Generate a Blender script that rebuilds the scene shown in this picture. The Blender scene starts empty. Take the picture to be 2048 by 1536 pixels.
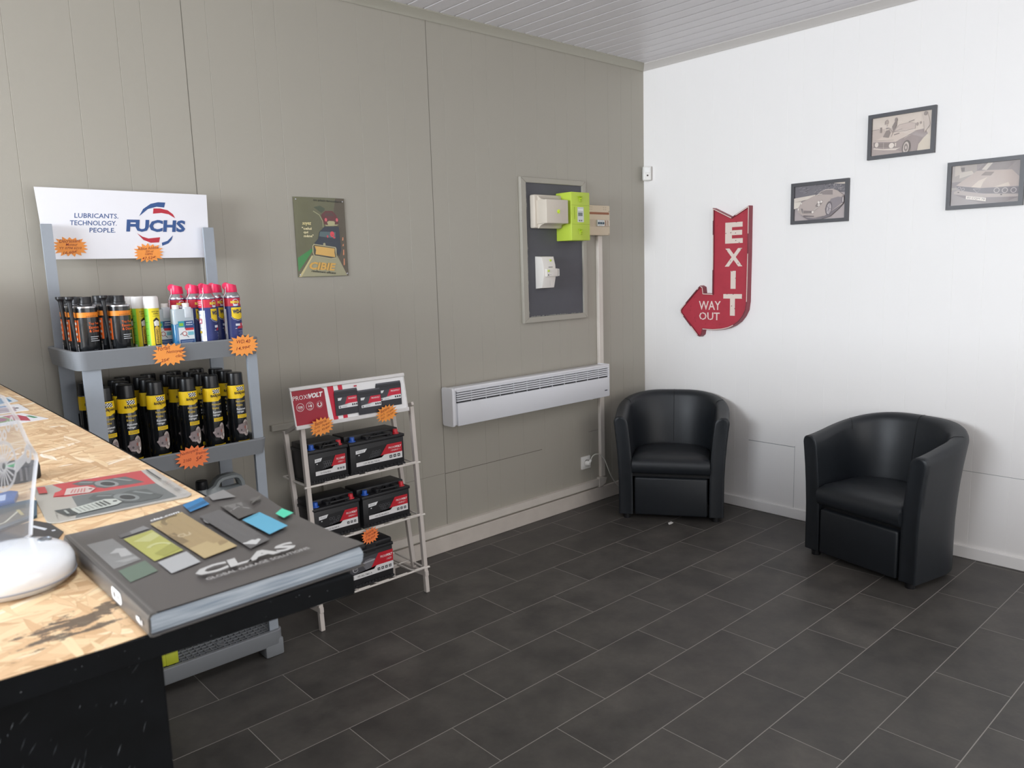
import bpy, bmesh, math, random
from mathutils import Vector, Matrix, Euler
random.seed(7)
R_ = math.radians
SC = bpy.context.scene
COL = SC.collection

# ------------------------------------------------------------------ camera
cam_d = bpy.data.cameras.new('camera'); cam = bpy.data.objects.new('camera', cam_d); COL.objects.link(cam)
SC.camera = cam
cam_d.sensor_width = 36.0; cam_d.lens = 27.173; cam_d.clip_start = 0.02; cam_d.clip_end = 60
rot = Matrix(((0.73801923, 0.12192988, -0.66367214), (-0.67408828, 0.08870831, -0.73330473), (-0.03053852, 0.98856661, 0.14765994)))
cam.matrix_world = Matrix.Translation((-4.0219, -3.14063, 1.45691)) @ rot.to_4x4()
cam_d.dof.use_dof = True; cam_d.dof.focus_distance = 3.4; cam_d.dof.aperture_fstop = 11.0

# ------------------------------------------------------------------ world, daylight, exposure
SC.view_settings.view_transform = 'Standard'; SC.view_settings.look = 'None'
SC.view_settings.gamma = 1.0; SC.view_settings.use_curve_mapping = False
SC.view_settings.exposure = 0.0
W = bpy.data.worlds.new('daylight'); SC.world = W; W.use_nodes = True
W.node_tree.nodes['Background'].inputs[0].default_value = (0.80, 0.90, 1.0, 1)
W.node_tree.nodes['Background'].inputs[1].default_value = 1.0

def area(name, loc, rotv, sx, sy, power, color):
    d = bpy.data.lights.new(name, 'AREA'); d.shape = 'RECTANGLE'; d.size = sx; d.size_y = sy
    d.energy = power; d.color = color
    o = bpy.data.objects.new(name, d); COL.objects.link(o); o.location = loc; o.rotation_euler = rotv
    return o
# side window sky light; added warm fill at the rear (both outside the glass)
area('window_daylight', (-7.75, -1.45, 1.85), (0, R_(-90), 0), 1.3, 2.3, 350, (0.87, 0.935, 1.0))
area('rear_fill_light', (-2.9, -5.75, 1.5), (R_(90), 0, 0), 4.2, 2.1, 70, (1.0, 0.93, 0.86))

# ------------------------------------------------------------------ materials
MATS = {}
def lin(c):
    return c / 12.92 if c <= 0.04045 else ((c + 0.055) / 1.055) ** 2.4
def rgb(h):
    h = h.lstrip('#'); return tuple(lin(int(h[i:i + 2], 16) / 255) for i in (0, 2, 4)) + (1,)
def mat(h, rough=0.5, metal=0.0, spec=0.5, noise=0.0, nscale=40, bump=0.0, name=None, coat=0.0, trans=0.0):
    k = (h, rough, metal, spec, noise, nscale, bump, coat, trans)
    if k in MATS: return MATS[k]
    m = bpy.data.materials.new(name or 'paint_' + h.lstrip('#')); m.use_nodes = True
    nt = m.node_tree; b = nt.nodes['Principled BSDF']
    b.inputs['Base Color'].default_value = rgb(h); b.inputs['Roughness'].default_value = rough
    b.inputs['Metallic'].default_value = metal; b.inputs['Specular IOR Level'].default_value = spec
    b.inputs['Coat Weight'].default_value = coat
    if trans: b.inputs['Transmission Weight'].default_value = trans
    if noise or bump:
        tc = nt.nodes.new('ShaderNodeTexCoord'); n = nt.nodes.new('ShaderNodeTexNoise')
        n.inputs['Scale'].default_value = nscale; n.inputs['Detail'].default_value = 5
        nt.links.new(tc.outputs['Object'], n.inputs['Vector'])
        if noise:
            r = nt.nodes.new('ShaderNodeValToRGB'); c = rgb(h)
            r.color_ramp.elements[0].position = 0.3; r.color_ramp.elements[1].position = 0.7
            r.color_ramp.elements[0].color = tuple(max(0, v * (1 - noise)) for v in c[:3]) + (1,)
            r.color_ramp.elements[1].color = tuple(min(1, v * (1 + noise)) for v in c[:3]) + (1,)
            nt.links.new(n.outputs['Fac'], r.inputs[0]); nt.links.new(r.outputs[0], b.inputs['Base Color'])
        if bump:
            bp = nt.nodes.new('ShaderNodeBump'); bp.inputs['Strength'].default_value = bump; bp.inputs['Distance'].default_value = 0.002
            nt.links.new(n.outputs['Fac'], bp.inputs['Height']); nt.links.new(bp.outputs[0], b.inputs['Normal'])
    MATS[k] = m; return m

def node_mat(name):
    m = bpy.data.materials.new(name); m.use_nodes = True
    return m, m.node_tree, m.node_tree.nodes['Principled BSDF']
def N(nt, t, **kw):
    n = nt.nodes.new('ShaderNode' + t)
    for k, v in kw.items():
        if k in n.inputs: n.inputs[k].default_value = v
        else: setattr(n, k, v)
    return n
def math_(nt, op, a, b=None, c=None):
    n = nt.nodes.new('ShaderNodeMath'); n.operation = op
    for i, v in enumerate((a, b, c)):
        if v is None: continue
        if isinstance(v, (int, float)): n.inputs[i].default_value = v
        else: nt.links.new(v, n.inputs[i])
    return n.outputs[0]
def mix_(nt, f, a, b):
    n = nt.nodes.new('ShaderNodeMix'); n.data_type = 'RGBA'
    for s, v in ((n.inputs[0], f), (n.inputs[6], a), (n.inputs[7], b)):
        if isinstance(v, (int, float)): s.default_value = v
        elif isinstance(v, tuple): s.default_value = v
        else: nt.links.new(v, s)
    return n.outputs[2]

def wall_paint(name, h, rough, var=0.03):
    m, nt, b = node_mat(name); tc = N(nt, 'TexCoord')
    n1 = N(nt, 'TexNoise', Scale=1.3, Detail=3.0); n2 = N(nt, 'TexNoise', Scale=220.0, Detail=2.0)
    for n in (n1, n2): nt.links.new(tc.outputs['Object'], n.inputs['Vector'])
    c = rgb(h)
    col = mix_(nt, n1.outputs['Fac'], tuple(v * (1 - var) for v in c[:3]) + (1,), tuple(min(1, v * (1 + var)) for v in c[:3]) + (1,))
    nt.links.new(col, b.inputs['Base Color']); b.inputs['Roughness'].default_value = rough
    bp = N(nt, 'Bump', Strength=0.12, Distance=0.001); nt.links.new(n2.outputs['Fac'], bp.inputs['Height'])
    nt.links.new(bp.outputs[0], b.inputs['Normal']); return m
M_GREEN = wall_paint('olive_grey_wall_paint', '#a9a499', 0.45)
M_WHITE = wall_paint('white_wall_paint', '#f4f1ef', 0.5, 0.01)
M_CEIL = wall_paint('white_pvc_panelling', '#e2dfe2', 0.35, 0.01)
M_CEILW = mat('#f4f4f2', 0.3, name='pvc_joint_edge')
M_TRIM = mat('#d9d1c8', 0.35, noise=0.04, nscale=9, name='trim_paint')
M_BASE = mat('#cfc6bd', 0.4, noise=0.05, nscale=12, name='skirting_paint')
M_SEAM = mat('#625e54', 0.8, name='panel_gap')
M_SEAMW = mat('#8a8a8c', 0.8, name='panel_gap_white')

def floor_mat():
    m, nt, b = node_mat('charcoal_vinyl_tiles'); tc = N(nt, 'TexCoord')
    sep = N(nt, 'SeparateXYZ'); nt.links.new(tc.outputs['Object'], sep.inputs[0])
    X, Y = sep.outputs[0], sep.outputs[1]
    TW, TH = 0.474, 0.2372
    v = math_(nt, 'DIVIDE', math_(nt, 'ADD', Y, 40 * TH - FY0), TH)
    row = math_(nt, 'FLOOR', v); fv = math_(nt, 'FRACT', v)
    par = math_(nt, 'MODULO', row, 2.0)
    u = math_(nt, 'DIVIDE', math_(nt, 'ADD', math_(nt, 'ADD', X, 40 * TW - FX0), math_(nt, 'MULTIPLY', par, TW * 0.5)), TW)
    cu = math_(nt, 'FLOOR', u); fu = math_(nt, 'FRACT', u)
    def near(f, w):
        a = math_(nt, 'LESS_THAN', f, w); c = math_(nt, 'GREATER_THAN', f, 1 - w); return math_(nt, 'MAXIMUM', a, c)
    g = math_(nt, 'MAXIMUM', near(fu, 0.0013 / TW), near(fv, 0.0015 / TH))
    cmb = N(nt, 'CombineXYZ'); nt.links.new(cu, cmb.inputs[0]); nt.links.new(row, cmb.inputs[1])
    wn = N(nt, 'TexWhiteNoise'); nt.links.new(cmb.outputs[0], wn.inputs['Vector'])
    off = N(nt, 'VectorMath'); off.operation = 'MULTIPLY_ADD'
    nt.links.new(wn.outputs['Color'], off.inputs[0]); off.inputs[1].default_value = (5, 5, 5); nt.links.new(tc.outputs['Object'], off.inputs[2])
    n1 = N(nt, 'TexNoise', Scale=5.0, Detail=8.0, Roughness=0.62); nt.links.new(off.outputs[0], n1.inputs['Vector'])
    n2 = N(nt, 'TexNoise', Scale=60.0, Detail=4.0); nt.links.new(off.outputs[0], n2.inputs['Vector'])
    r = N(nt, 'ValToRGB'); r.color_ramp.elements[0].position = 0.34; r.color_ramp.elements[1].position = 0.68
    r.color_ramp.elements[0].color = rgb('#454240'); r.color_ramp.elements[1].color = rgb('#64605b')
    nt.links.new(n1.outputs['Fac'], r.inputs[0])
    c2 = mix_(nt, math_(nt, 'MULTIPLY', n2.outputs['Fac'], 0.3), r.outputs[0], rgb('#3a3836'))
    c3 = mix_(nt, math_(nt, 'MULTIPLY', wn.outputs['Value'], 0.22), c2, rgb('#2c2b2a'))
    c4 = mix_(nt, g, c3, rgb('#96928c'))
    nt.links.new(c4, b.inputs['Base Color'])
    nt.links.new(math_(nt, 'MULTIPLY_ADD', n1.outputs['Fac'], 0.2, 0.36), b.inputs['Roughness'])
    bp = N(nt, 'Bump', Strength=0.25, Distance=0.001)
    nt.links.new(math_(nt, 'SUBTRACT', n2.outputs['Fac'], g), bp.inputs['Height']); nt.links.new(bp.outputs[0], b.inputs['Normal'])
    b.inputs['Specular IOR Level'].default_value = 0.4
    return m
FX0 = -0.751; FY0 = -1.995
M_FLOOR = floor_mat()

def osb_mat():
    m, nt, b = node_mat('oriented_strand_board'); tc = type('T', (), {'outputs': {'Object': N(nt, 'NewGeometry').outputs['Position']}})
    wob = N(nt, 'TexNoise', Scale=9.0, Detail=2.0); nt.links.new(tc.outputs['Object'], wob.inputs['Vector'])
    wv = N(nt, 'VectorMath'); wv.operation = 'MULTIPLY_ADD'; nt.links.new(wob.outputs['Color'], wv.inputs[0])
    wv.inputs[1].default_value = (0.022, 0.022, 0); nt.links.new(tc.outputs['Object'], wv.inputs[2])
    cols, edges = [], []
    for i, (ang, sx, sy) in enumerate(((6, 9, 75), (40, 11, 85), (-30, 10, 80), (85, 14, 95))):
        mp = N(nt, 'Mapping'); mp.inputs['Rotation'].default_value = (0, 0, R_(ang)); mp.inputs['Location'].default_value = (i * 3.1, i * 1.7, 0)
        mp.inputs['Scale'].default_value = (1, 1, 0)
        nt.links.new(wv.outputs[0], mp.inputs[0])
        m2 = N(nt, 'Mapping'); m2.inputs['Scale'].default_value = (sx, sy, 0); nt.links.new(mp.outputs[0], m2.inputs[0])
        vo = N(nt, 'TexVoronoi', Scale=1.0); vo.inputs['Randomness'].default_value = 1.0; nt.links.new(m2.outputs[0], vo.inputs['Vector'])
        s = N(nt, 'SeparateColor'); nt.links.new(vo.outputs['Color'], s.inputs[0])
        gr = N(nt, 'TexNoise', Scale=1.0, Detail=3.0)
        m3 = N(nt, 'Mapping'); m3.inputs['Scale'].default_value = (14, 420, 0); nt.links.new(mp.outputs[0], m3.inputs[0]); nt.links.new(m3.outputs[0], gr.inputs['Vector'])
        val = math_(nt, 'ADD', math_(nt, 'MULTIPLY', s.outputs[0], 0.8), math_(nt, 'MULTIPLY', gr.outputs['Fac'], 0.22))
        ed = N(nt, 'TexVoronoi', Scale=1.0); ed.feature = 'DISTANCE_TO_EDGE'; nt.links.new(m2.outputs[0], ed.inputs['Vector'])
        edges.append(math_(nt, 'LESS_THAN', ed.outputs['Distance'], 0.02)); cols.append((val, s.outputs[1]))
    val, e = cols[0][0], edges[0]
    def mixf(f, a, c): return math_(nt, 'ADD', math_(nt, 'MULTIPLY', a, math_(nt, 'SUBTRACT', 1.0, f)), math_(nt, 'MULTIPLY', c, f))
    for (v2, sel), e2, th in zip(cols[1:], edges[1:], (0.45, 0.55, 0.72)):
        f = math_(nt, 'GREATER_THAN', sel, th); val = mixf(f, val, v2); e = mixf(f, e, e2)
    r = N(nt, 'ValToRGB'); cr = r.color_ramp
    for p, h in ((0.0, '#b18c63'), (0.12, '#cba47a'), (0.35, '#dbb68c'), (0.6, '#e3c197'), (0.85, '#ecd0a6'), (1.0, '#f4e2ba')):
        el = cr.elements.new(p); el.color = rgb(h)
    cr.elements.remove(cr.elements[0])
    nt.links.new(val, r.inputs[0])
    col = mix_(nt, math_(nt, 'MULTIPLY', e, 0.30), r.outputs[0], rgb('#94704c'))
    # worn black paint dragged over the boards along the front edge
    sep = N(nt, 'SeparateXYZ'); nt.links.new(tc.outputs['Object'], sep.inputs[0])
    pn = N(nt, 'TexNoise', Scale=1.0, Detail=6.0, Roughness=0.7)
    pm = N(nt, 'Mapping'); pm.inputs['Rotation'].default_value = (0, 0, R_(-12)); pm.inputs['Scale'].default_value = (22, 75, 1); nt.links.new(tc.outputs['Object'], pm.inputs[0]); nt.links.new(pm.outputs[0], pn.inputs['Vector'])
    def bump_(s, c, w): # smooth window round c
        return math_(nt, 'MAXIMUM', math_(nt, 'SUBTRACT', 1.0, math_(nt, 'DIVIDE', math_(nt, 'ABSOLUTE', math_(nt, 'SUBTRACT', s, c)), w)), 0.0)
    yy = math_(nt, 'ADD', sep.outputs[1], math_(nt, 'MULTIPLY', sep.outputs[0], -0.45))   # slanted stripe
    win = math_(nt, 'MULTIPLY', bump_(yy, -2.354 + 0.45 * 3.87, 0.05), bump_(sep.outputs[0], -3.865, 0.085))
    pf = math_(nt, 'GREATER_THAN', math_(nt, 'ADD', pn.outputs['Fac'], math_(nt, 'MULTIPLY', win, 0.30)), 0.665)
    pf = math_(nt, 'MULTIPLY', pf, math_(nt, 'GREATER_THAN', win, 0.02))
    col = mix_(nt, math_(nt, 'MULTIPLY', pf, 0.85), col, rgb('#403a36'))
    nt.links.new(col, b.inputs['Base Color']); b.inputs['Roughness'].default_value = 0.5
    bp = N(nt, 'Bump', Strength=0.35, Distance=0.001); nt.links.new(math_(nt, 'SUBTRACT', val, e), bp.inputs['Height']); nt.links.new(bp.outputs[0], b.inputs['Normal'])
    return m
M_OSB = osb_mat()
M_BLACKWOOD = mat('#07090c', 0.7, noise=0.35, nscale=26, bump=0.5, spec=0.16, name='black_painted_board')
M_LEATHER = mat('#1c2025', 0.46, noise=0.06, nscale=30, bump=0.16, spec=0.5, name='black_faux_leather')
M_SEAMBLK = mat('#0c0d10', 0.5, name='leather_seam')
M_GREYPL = mat('#9aa1aa', 0.42, noise=0.03, nscale=20, name='grey_plastic')
M_GREYPL2 = mat('#808387', 0.45, name='grey_plastic_tray')
M_STAND = mat('#d2c9c2', 0.35, name='light_grey_powder_coat')
M_BLKPL = mat('#1b1b1e', 0.38, name='black_plastic')
M_BATT = mat('#1e1e21', 0.5, noise=0.1, nscale=80, bump=0.1, name='battery_case')
M_WHPL = mat('#eceae6', 0.3, name='white_plastic')
M_METAL = mat('#c8c8cc', 0.25, metal=1.0, name='bare_metal')

def glass_mat(name, gloss=0.08, tint=(1, 1, 1, 1)):
    m = bpy.data.materials.new(name); m.use_nodes = True; nt = m.node_tree
    for n in list(nt.nodes):
        if n.type != 'OUTPUT_MATERIAL': nt.nodes.remove(n)
    out = nt.nodes[0]; t = N(nt, 'BsdfTransparent'); g = N(nt, 'BsdfGlossy'); mx = N(nt, 'MixShader')
    t.inputs[0].default_value = tint; g.inputs['Roughness'].default_value = 0.02
    mx.inputs[0].default_value = gloss; nt.links.new(t.outputs[0], mx.inputs[1]); nt.links.new(g.outputs[0], mx.inputs[2])
    nt.links.new(mx.outputs[0], out.inputs[0]); return m
M_GLASS = glass_mat('window_glass')

# ------------------------------------------------------------------ mesh helpers
ORG = {}
class B:
    def __init__(s): s.bm = bmesh.new(); s.mi = 0
    def _tag(s, faces):
        for f in faces: f.material_index = s.mi
    def m(s, i): s.mi = i; return s
    def box(s, x0, x1, y0, y1, z0, z1, bev=0, seg=2, M=None):
        n0 = len(s.bm.faces)
        vs = [s.bm.verts.new(p) for p in ((x0, y0, z0), (x1, y0, z0), (x1, y1, z0), (x0, y1, z0), (x0, y0, z1), (x1, y0, z1), (x1, y1, z1), (x0, y1, z1))]
        if M is not None:
            for v in vs: v.co = M @ v.co
        fs = [s.bm.faces.new([vs[i] for i in q]) for q in ((3, 2, 1, 0), (4, 5, 6, 7), (0, 1, 5, 4), (1, 2, 6, 5), (2, 3, 7, 6), (3, 0, 4, 7))]
        s._tag(fs)
        if bev:
            es = list({e for f in fs for e in f.edges})
            r = bmesh.ops.bevel(s.bm, geom=es, offset=bev, segments=seg, affect='EDGES', profile=0.5, clamp_overlap=True)
            s._tag(r['faces'])
        return s
    def prism(s, pts, fn, d0, d1, bev=0, seg=2, bevel_caps=True):
        """pts 2D outline, fn(u,v,d)->xyz, extruded from d0 to d1"""
        a = [s.bm.verts.new(fn(u, v, d0)) for u, v in pts]; c = [s.bm.verts.new(fn(u, v, d1)) for u, v in pts]
        n = len(pts); fs = [s.bm.faces.new(a[::-1]), s.bm.faces.new(c)]
        for i in range(n): fs.append(s.bm.faces.new((a[i], a[(i + 1) % n], c[(i + 1) % n], c[i])))
        s._tag(fs)
        if bev:
            es = set(fs[1].edges) | (set(fs[0].edges) if bevel_caps else set())
            r = bmesh.ops.bevel(s.bm, geom=list(es), offset=bev, segments=seg, affect='EDGES', profile=0.5, clamp_overlap=True); s._tag(r['faces'])
        return s
    def lathe(s, prof, n=32, c=(0, 0, 0), axis=None, a0=0, full=True):
        rings = []
        for r, z in prof:
            if r < 1e-6: rings.append([s.bm.verts.new((0, 0, z))]); continue
            rings.append([s.bm.verts.new((r * math.cos(2 * math.pi * i / n + a0), r * math.sin(2 * math.pi * i / n + a0), z)) for i in range(n)])
        fs = []
        for A, C in zip(rings, rings[1:]):
            for i in range(n):
                j = (i + 1) % n
                if len(A) == 1 and len(C) == 1: break
                if len(A) == 1: fs.append(s.bm.faces.new((A[0], C[j], C[i])))
                elif len(C) == 1: fs.append(s.bm.faces.new((A[i], A[j], C[0])))
                else: fs.append(s.bm.faces.new((A[i], A[j], C[j], C[i])))
        for ring, rev in ((rings[0], True), (rings[-1], False)):
            if len(ring) > 1: fs.append(s.bm.faces.new(ring[::-1] if rev else ring))
        s._tag(fs)
        q = Matrix.Translation(c)
        if axis is not None: q = q @ Vector((0, 0, 1)).rotation_difference(Vector(axis)).to_matrix().to_4x4()
        for ring in rings:
            for v in ring: v.co = q @ v.co
        return s
    def cyl(s, p0, p1, r, r2=None, n=20):
        p0, p1 = Vector(p0), Vector(p1); L = (p1 - p0).length
        return s.lathe([(r, 0), (r if r2 is None else r2, L)], n, p0, (p1 - p0))
    def tube(s, pts, r, n=8, closed=False, cap=True):
        pts = [Vector(p) for p in pts]; rings = []; up = None; K = len(pts)
        for i, p in enumerate(pts):
            if closed: t = (pts[(i + 1) % K] - pts[i - 1]).normalized()
            else: t = (pts[min(i + 1, K - 1)] - pts[max(i - 1, 0)]).normalized()
            if up is None:
                up = Vector((0, 0, 1)) if abs(t.z) < 0.9 else Vector((1, 0, 0))
            up = (up - t * up.dot(t)).normalized(); b = t.cross(up)
            rr = r[i] if isinstance(r, (list, tuple)) else r
            rings.append([s.bm.verts.new(p + (up * math.cos(2 * math.pi * k / n) + b * math.sin(2 * math.pi * k / n)) * rr) for k in range(n)])
        fs = []
        pairs = list(zip(rings, rings[1:])) + ([(rings[-1], rings[0])] if closed else [])
        for A, C in pairs:
            for k in range(n): fs.append(s.bm.faces.new((A[k], A[(k + 1) % n], C[(k + 1) % n], C[k])))
        if not closed and cap: fs += [s.bm.faces.new(rings[0][::-1]), s.bm.faces.new(rings[-1])]
        s._tag(fs); return s
    def bar(s, p0, p1, w, d, side=(1, 0, 0), bev=0):
        """square bar, width w along side, depth d across"""
        p0, p1 = Vector(p0), Vector(p1); t = (p1 - p0).normalized(); a = Vector(side); a = (a - t * a.dot(t)).normalized(); c = t.cross(a)
        M = Matrix.Translation(p0) @ Matrix((a, c, t)).transposed().to_4x4()
        return s.box(-w / 2, w / 2, -d / 2, d / 2, 0, (p1 - p0).length, bev, 1, M)
    def grid(s, rows, close_u=False, caps=False):
        vr = [[s.bm.verts.new(p) for p in r] for r in rows]; fs = []
        for A, C in zip(vr, vr[1:]):
            n = len(A)
            for k in range(n if close_u else n - 1): fs.append(s.bm.faces.new((A[k], A[(k + 1) % n], C[(k + 1) % n], C[k])))
        if caps: fs += [s.bm.faces.new(vr[0][::-1]), s.bm.faces.new(vr[-1])]
        s._tag(fs); return s
    def face(s, pts):
        s._tag([s.bm.faces.new([s.bm.verts.new(p) for p in pts])]); return s
    def build(s, name, mats, parent=None, org=None, smooth=35, local=False, fixn=True):
        if not isinstance(mats, (list, tuple)): mats = [mats]
        if fixn: bmesh.ops.recalc_face_normals(s.bm, faces=s.bm.faces)
        if parent is not None and not local: off = ORG.get(parent.name, Vector())
        elif org is not None: off = Vector(org)
        else: off = Vector()
        if off.length > 0:
            for v in s.bm.verts: v.co -= off
        me = bpy.data.meshes.new(name); s.bm.to_mesh(me); s.bm.free()
        for mm in mats: me.materials.append(mm)
        if smooth:
            me.shade_smooth(); me.set_sharp_from_angle(angle=R_(smooth))
        o = bpy.data.objects.new(name, me); COL.objects.link(o)
        if parent is not None:
            o.parent = parent; ORG[o.name] = off
        else:
            o.location = off; ORG[o.name] = off
        return o

def thing(name, label, cat, loc=(0, 0, 0), rotz=0, group=None, kind=None):
    o = bpy.data.objects.new(name, None); COL.objects.link(o); o.empty_display_size = 0.05
    o.location = loc; o.rotation_euler = (0, 0, rotz); ORG[o.name] = Vector(loc)
    o['label'] = label; o['category'] = cat
    if group: o['group'] = group
    return o
def tag(o, label, cat, group=None, kind=None):
    o['label'] = label; o['category'] = cat
    if group: o['group'] = group
    if kind: o['kind'] = kind
    return o
def struct(o, label=None, cat=None):
    o['kind'] = 'structure'
    if label: o['label'] = label
    if cat: o['category'] = cat
    return o
def dup(root, loc, rotz=None, label=None, group=None):
    r = root.copy(); COL.objects.link(r); r.location = loc
    if rotz is not None: r.rotation_euler = (0, 0, rotz)
    if label: r['label'] = label
    if group: r['group'] = group
    for ch in list(root.children):
        c = ch.copy(); COL.objects.link(c); c.parent = r
        for g in ch.children:
            d = g.copy(); COL.objects.link(d); d.parent = c
    return r

# ---- text as mesh and flat printed artwork
TXT = {}
def text_geo(t, it=0.0, bold=0.0, sp=1.0):
    k = (t, it, bold, sp)
    if k in TXT: return TXT[k]
    cu = bpy.data.curves.new('t', 'FONT'); cu.body = t; cu.size = 1; cu.resolution_u = 2; cu.shear = it; cu.offset = bold; cu.space_character = sp
    ob = bpy.data.objects.new('t', cu); COL.objects.link(ob)
    bpy.context.view_layer.update()
    me = bpy.data.meshes.new_from_object(ob)
    vs = [(v.co.x, v.co.y) for v in me.vertices]; fs = [tuple(p.vertices) for p in me.polygons]
    bpy.data.objects.remove(ob); bpy.data.curves.remove(cu); bpy.data.meshes.remove(me)
    xs = [v[0] for v in vs] or [0]; ys = [v[1] for v in vs] or [0]
    TXT[k] = (vs, fs, min(xs), max(xs), min(ys), max(ys)); return TXT[k]

class Art:
    """flat printed artwork in (u,v); every call lies a hair above the one before"""
    def __init__(s, eps=0.00012): s.parts = []; s.mats = []; s.eps = eps
    def _mi(s, m):
        if isinstance(m, str): m = mat(m, 0.45)
        if m not in s.mats: s.mats.append(m)
        return s.mats.index(m)
    def poly(s, pts, m): s.parts.append((list(pts), [tuple(range(len(pts)))], s._mi(m))); return s
    def rect(s, x0, y0, x1, y1, m): return s.poly([(x0, y0), (x1, y0), (x1, y1), (x0, y1)], m)
    def ell(s, cx, cy, rx, ry, m, n=28, rot=0):
        c, q = math.cos(rot), math.sin(rot)
        return s.poly([(cx + rx * math.cos(2 * math.pi * i / n) * c - ry * math.sin(2 * math.pi * i / n) * q, cy + rx * math.cos(2 * math.pi * i / n) * q + ry * math.sin(2 * math.pi * i / n) * c) for i in range(n)], m)
    def ring(s, cx, cy, r0, r1, m, a0=0, a1=360, n=32, sy=1.0):
        P = []; F = []
        for i in range(n + 1):
            a = R_(a0 + (a1 - a0) * i / n)
            P += [(cx + r0 * math.cos(a), cy + sy * r0 * math.sin(a)), (cx + r1 * math.cos(a), cy + sy * r1 * math.sin(a))]
        for i in range(n): F.append((2 * i, 2 * i + 1, 2 * i + 3, 2 * i + 2))
        s.parts.append((P, F, s._mi(m))); return s
    def line(s, pts, w, m):
        P = []; F = []
        for i, p in enumerate(pts):
            a = pts[max(i - 1, 0)]; c = pts[min(i + 1, len(pts) - 1)]
            dx, dy = c[0] - a[0], c[1] - a[1]; L = math.hypot(dx, dy) or 1
            P += [(p[0] - dy / L * w / 2, p[1] + dx / L * w / 2), (p[0] + dy / L * w / 2, p[1] - dx / L * w / 2)]
        for i in range(len(pts) - 1): F.append((2 * i, 2 * i + 1, 2 * i + 3, 2 * i + 2))
        s.parts.append((P, F, s._mi(m))); return s
    def text(s, t, x, y, h, m, w=None, it=0.0, bold=0.0, rot=0, al='L', sp=1.0):
        """x,y = lower left (or centre/right) of the glyph box, h = its height, w = its width"""
        vs, fs, x0, x1, y0, y1 = text_geo(t, it, bold, sp)
        if not vs: return s
        ky = h / (y1 - y0); kx = ky if w is None else w / (x1 - x0); W_ = (x1 - x0) * kx
        ox = {'L': 0, 'C': -W_ / 2, 'R': -W_}[al]; c, q = math.cos(R_(rot)), math.sin(R_(rot))
        P = []
        for a, b_ in vs:
            u = (a - x0) * kx + ox; v = (b_ - y0) * ky
            P.append((x + u * c - v * q, y + u * q + v * c))
        s.parts.append((P, fs, s._mi(m))); return s
    def build(s, name, parent, fn, cut=0.0, base=0.0, local=False):
        bm = bmesh.new()
        for li, (P, F, mi) in enumerate(s.parts):
            d = base + li * s.eps
            vs = [bm.verts.new((u, v, d)) for u, v in P]
            for f in F:
                try: bm.faces.new([vs[i] for i in f]).material_index = mi
                except ValueError: pass
        if cut:
            us = [v.co.x for v in bm.verts]; u = math.floor(min(us) / cut) * cut + cut
            while u < max(us):
                bmesh.ops.bisect_plane(bm, geom=list(bm.verts) + list(bm.edges) + list(bm.faces), plane_co=(u, 0, 0), plane_no=(1, 0, 0)); u += cut
        bmesh.ops.triangulate(bm, faces=bm.faces)
        off = ORG.get(parent.name, Vector()) if (parent is not None and not local) else Vector()
        for v in bm.verts: v.co = Vector(fn(v.co.x, v.co.y, v.co.z)) - off
        me = bpy.data.meshes.new(name); bm.to_mesh(me); bm.free()
        for mm in s.mats: me.materials.append(mm)
        o = bpy.data.objects.new(name, me); COL.objects.link(o); o.parent = parent; ORG[o.name] = off
        return o
def cyl_map(r): return lambda u, v, w: ((r + w) * math.sin(u / r), -(r + w) * math.cos(u / r), v)
def rrect(x0, y0, x1, y1, r, n=6):
    P = []
    for cx, cy, a in ((x1 - r, y0 + r, -90), (x1 - r, y1 - r, 0), (x0 + r, y1 - r, 90), (x0 + r, y0 + r, 180)):
        for i in range(n + 1): t = R_(a + 90 * i / n); P.append((cx + r * math.cos(t), cy + r * math.sin(t)))
    return P

# ================================================================== ROOM
XW, YR, ZC = -7.5, -5.5, 2.68
b = B(); b.face([(XW - .1, YR - .1, 0), (.1, YR - .1, 0), (.1, .1, 0), (XW - .1, .1, 0)]); struct(b.build('floor', M_FLOOR, smooth=0), 'charcoal tile-pattern floor with thin pale joints', 'floor')

def grooved_wall(name, lines, lo, hi, fn, z0, z1, mats, dark=(), hseams=()):
    """wall skin pressed with narrow vertical grooves; lines = positions along the wall"""
    b = B(); pts = [(lo, 0.0)]; mi = []
    for x in sorted(lines):
        wd, dp = (0.0014, 0.003) if (x in dark and fn is gfn) else ((0.0013, 0.0009) if fn is gfn else (0.0012, 0.0006))
        pts += [(x - wd, 0), (x - wd * .5, dp), (x + wd * .5, dp), (x + wd, 0)]
    pts.append((hi, 0.0))
    rows = [[fn(u, d, z) for u, d in pts] for z in (z0, z1)]
    b.grid(rows)
    for a0, a1, z, w in hseams:
        b.m(1).face([fn(a0, -0.0006, z - w / 2), fn(a1, -0.0006, z - w / 2), fn(a1, -0.0006, z + w / 2), fn(a0, -0.0006, z + w / 2)])
    for x in dark:
        z_hi = z1 if fn is gfn else 0.42
        b.m(1).face([fn(x - .0008, -0.0004, z0), fn(x + .0008, -0.0004, z0), fn(x + .0008, -0.0004, z_hi), fn(x - .0008, -0.0004, z_hi)])
    return b.build(name, mats, smooth=0, fixn=False)
gfn = lambda u, d, z: (u, d, z)
wfn = lambda u, d, z: (d, -u, z)
GL = [-5.7, -5.55, -5.34, -5.2, -5.02, -4.9, -4.71, -4.57, -4.38, -4.23, -4.08, -3.98, -3.79, -3.64, -3.42, -3.211, -3.062, -2.973, -2.823, -2.729, -2.535, -2.441, -2.245, -2.051, -1.908, -1.811, -1.667, -1.573,
      -1.384, -1.289, -1.103, -0.934, -0.791, -0.698, -0.54, -0.34, -0.22, -0.12]
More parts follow.
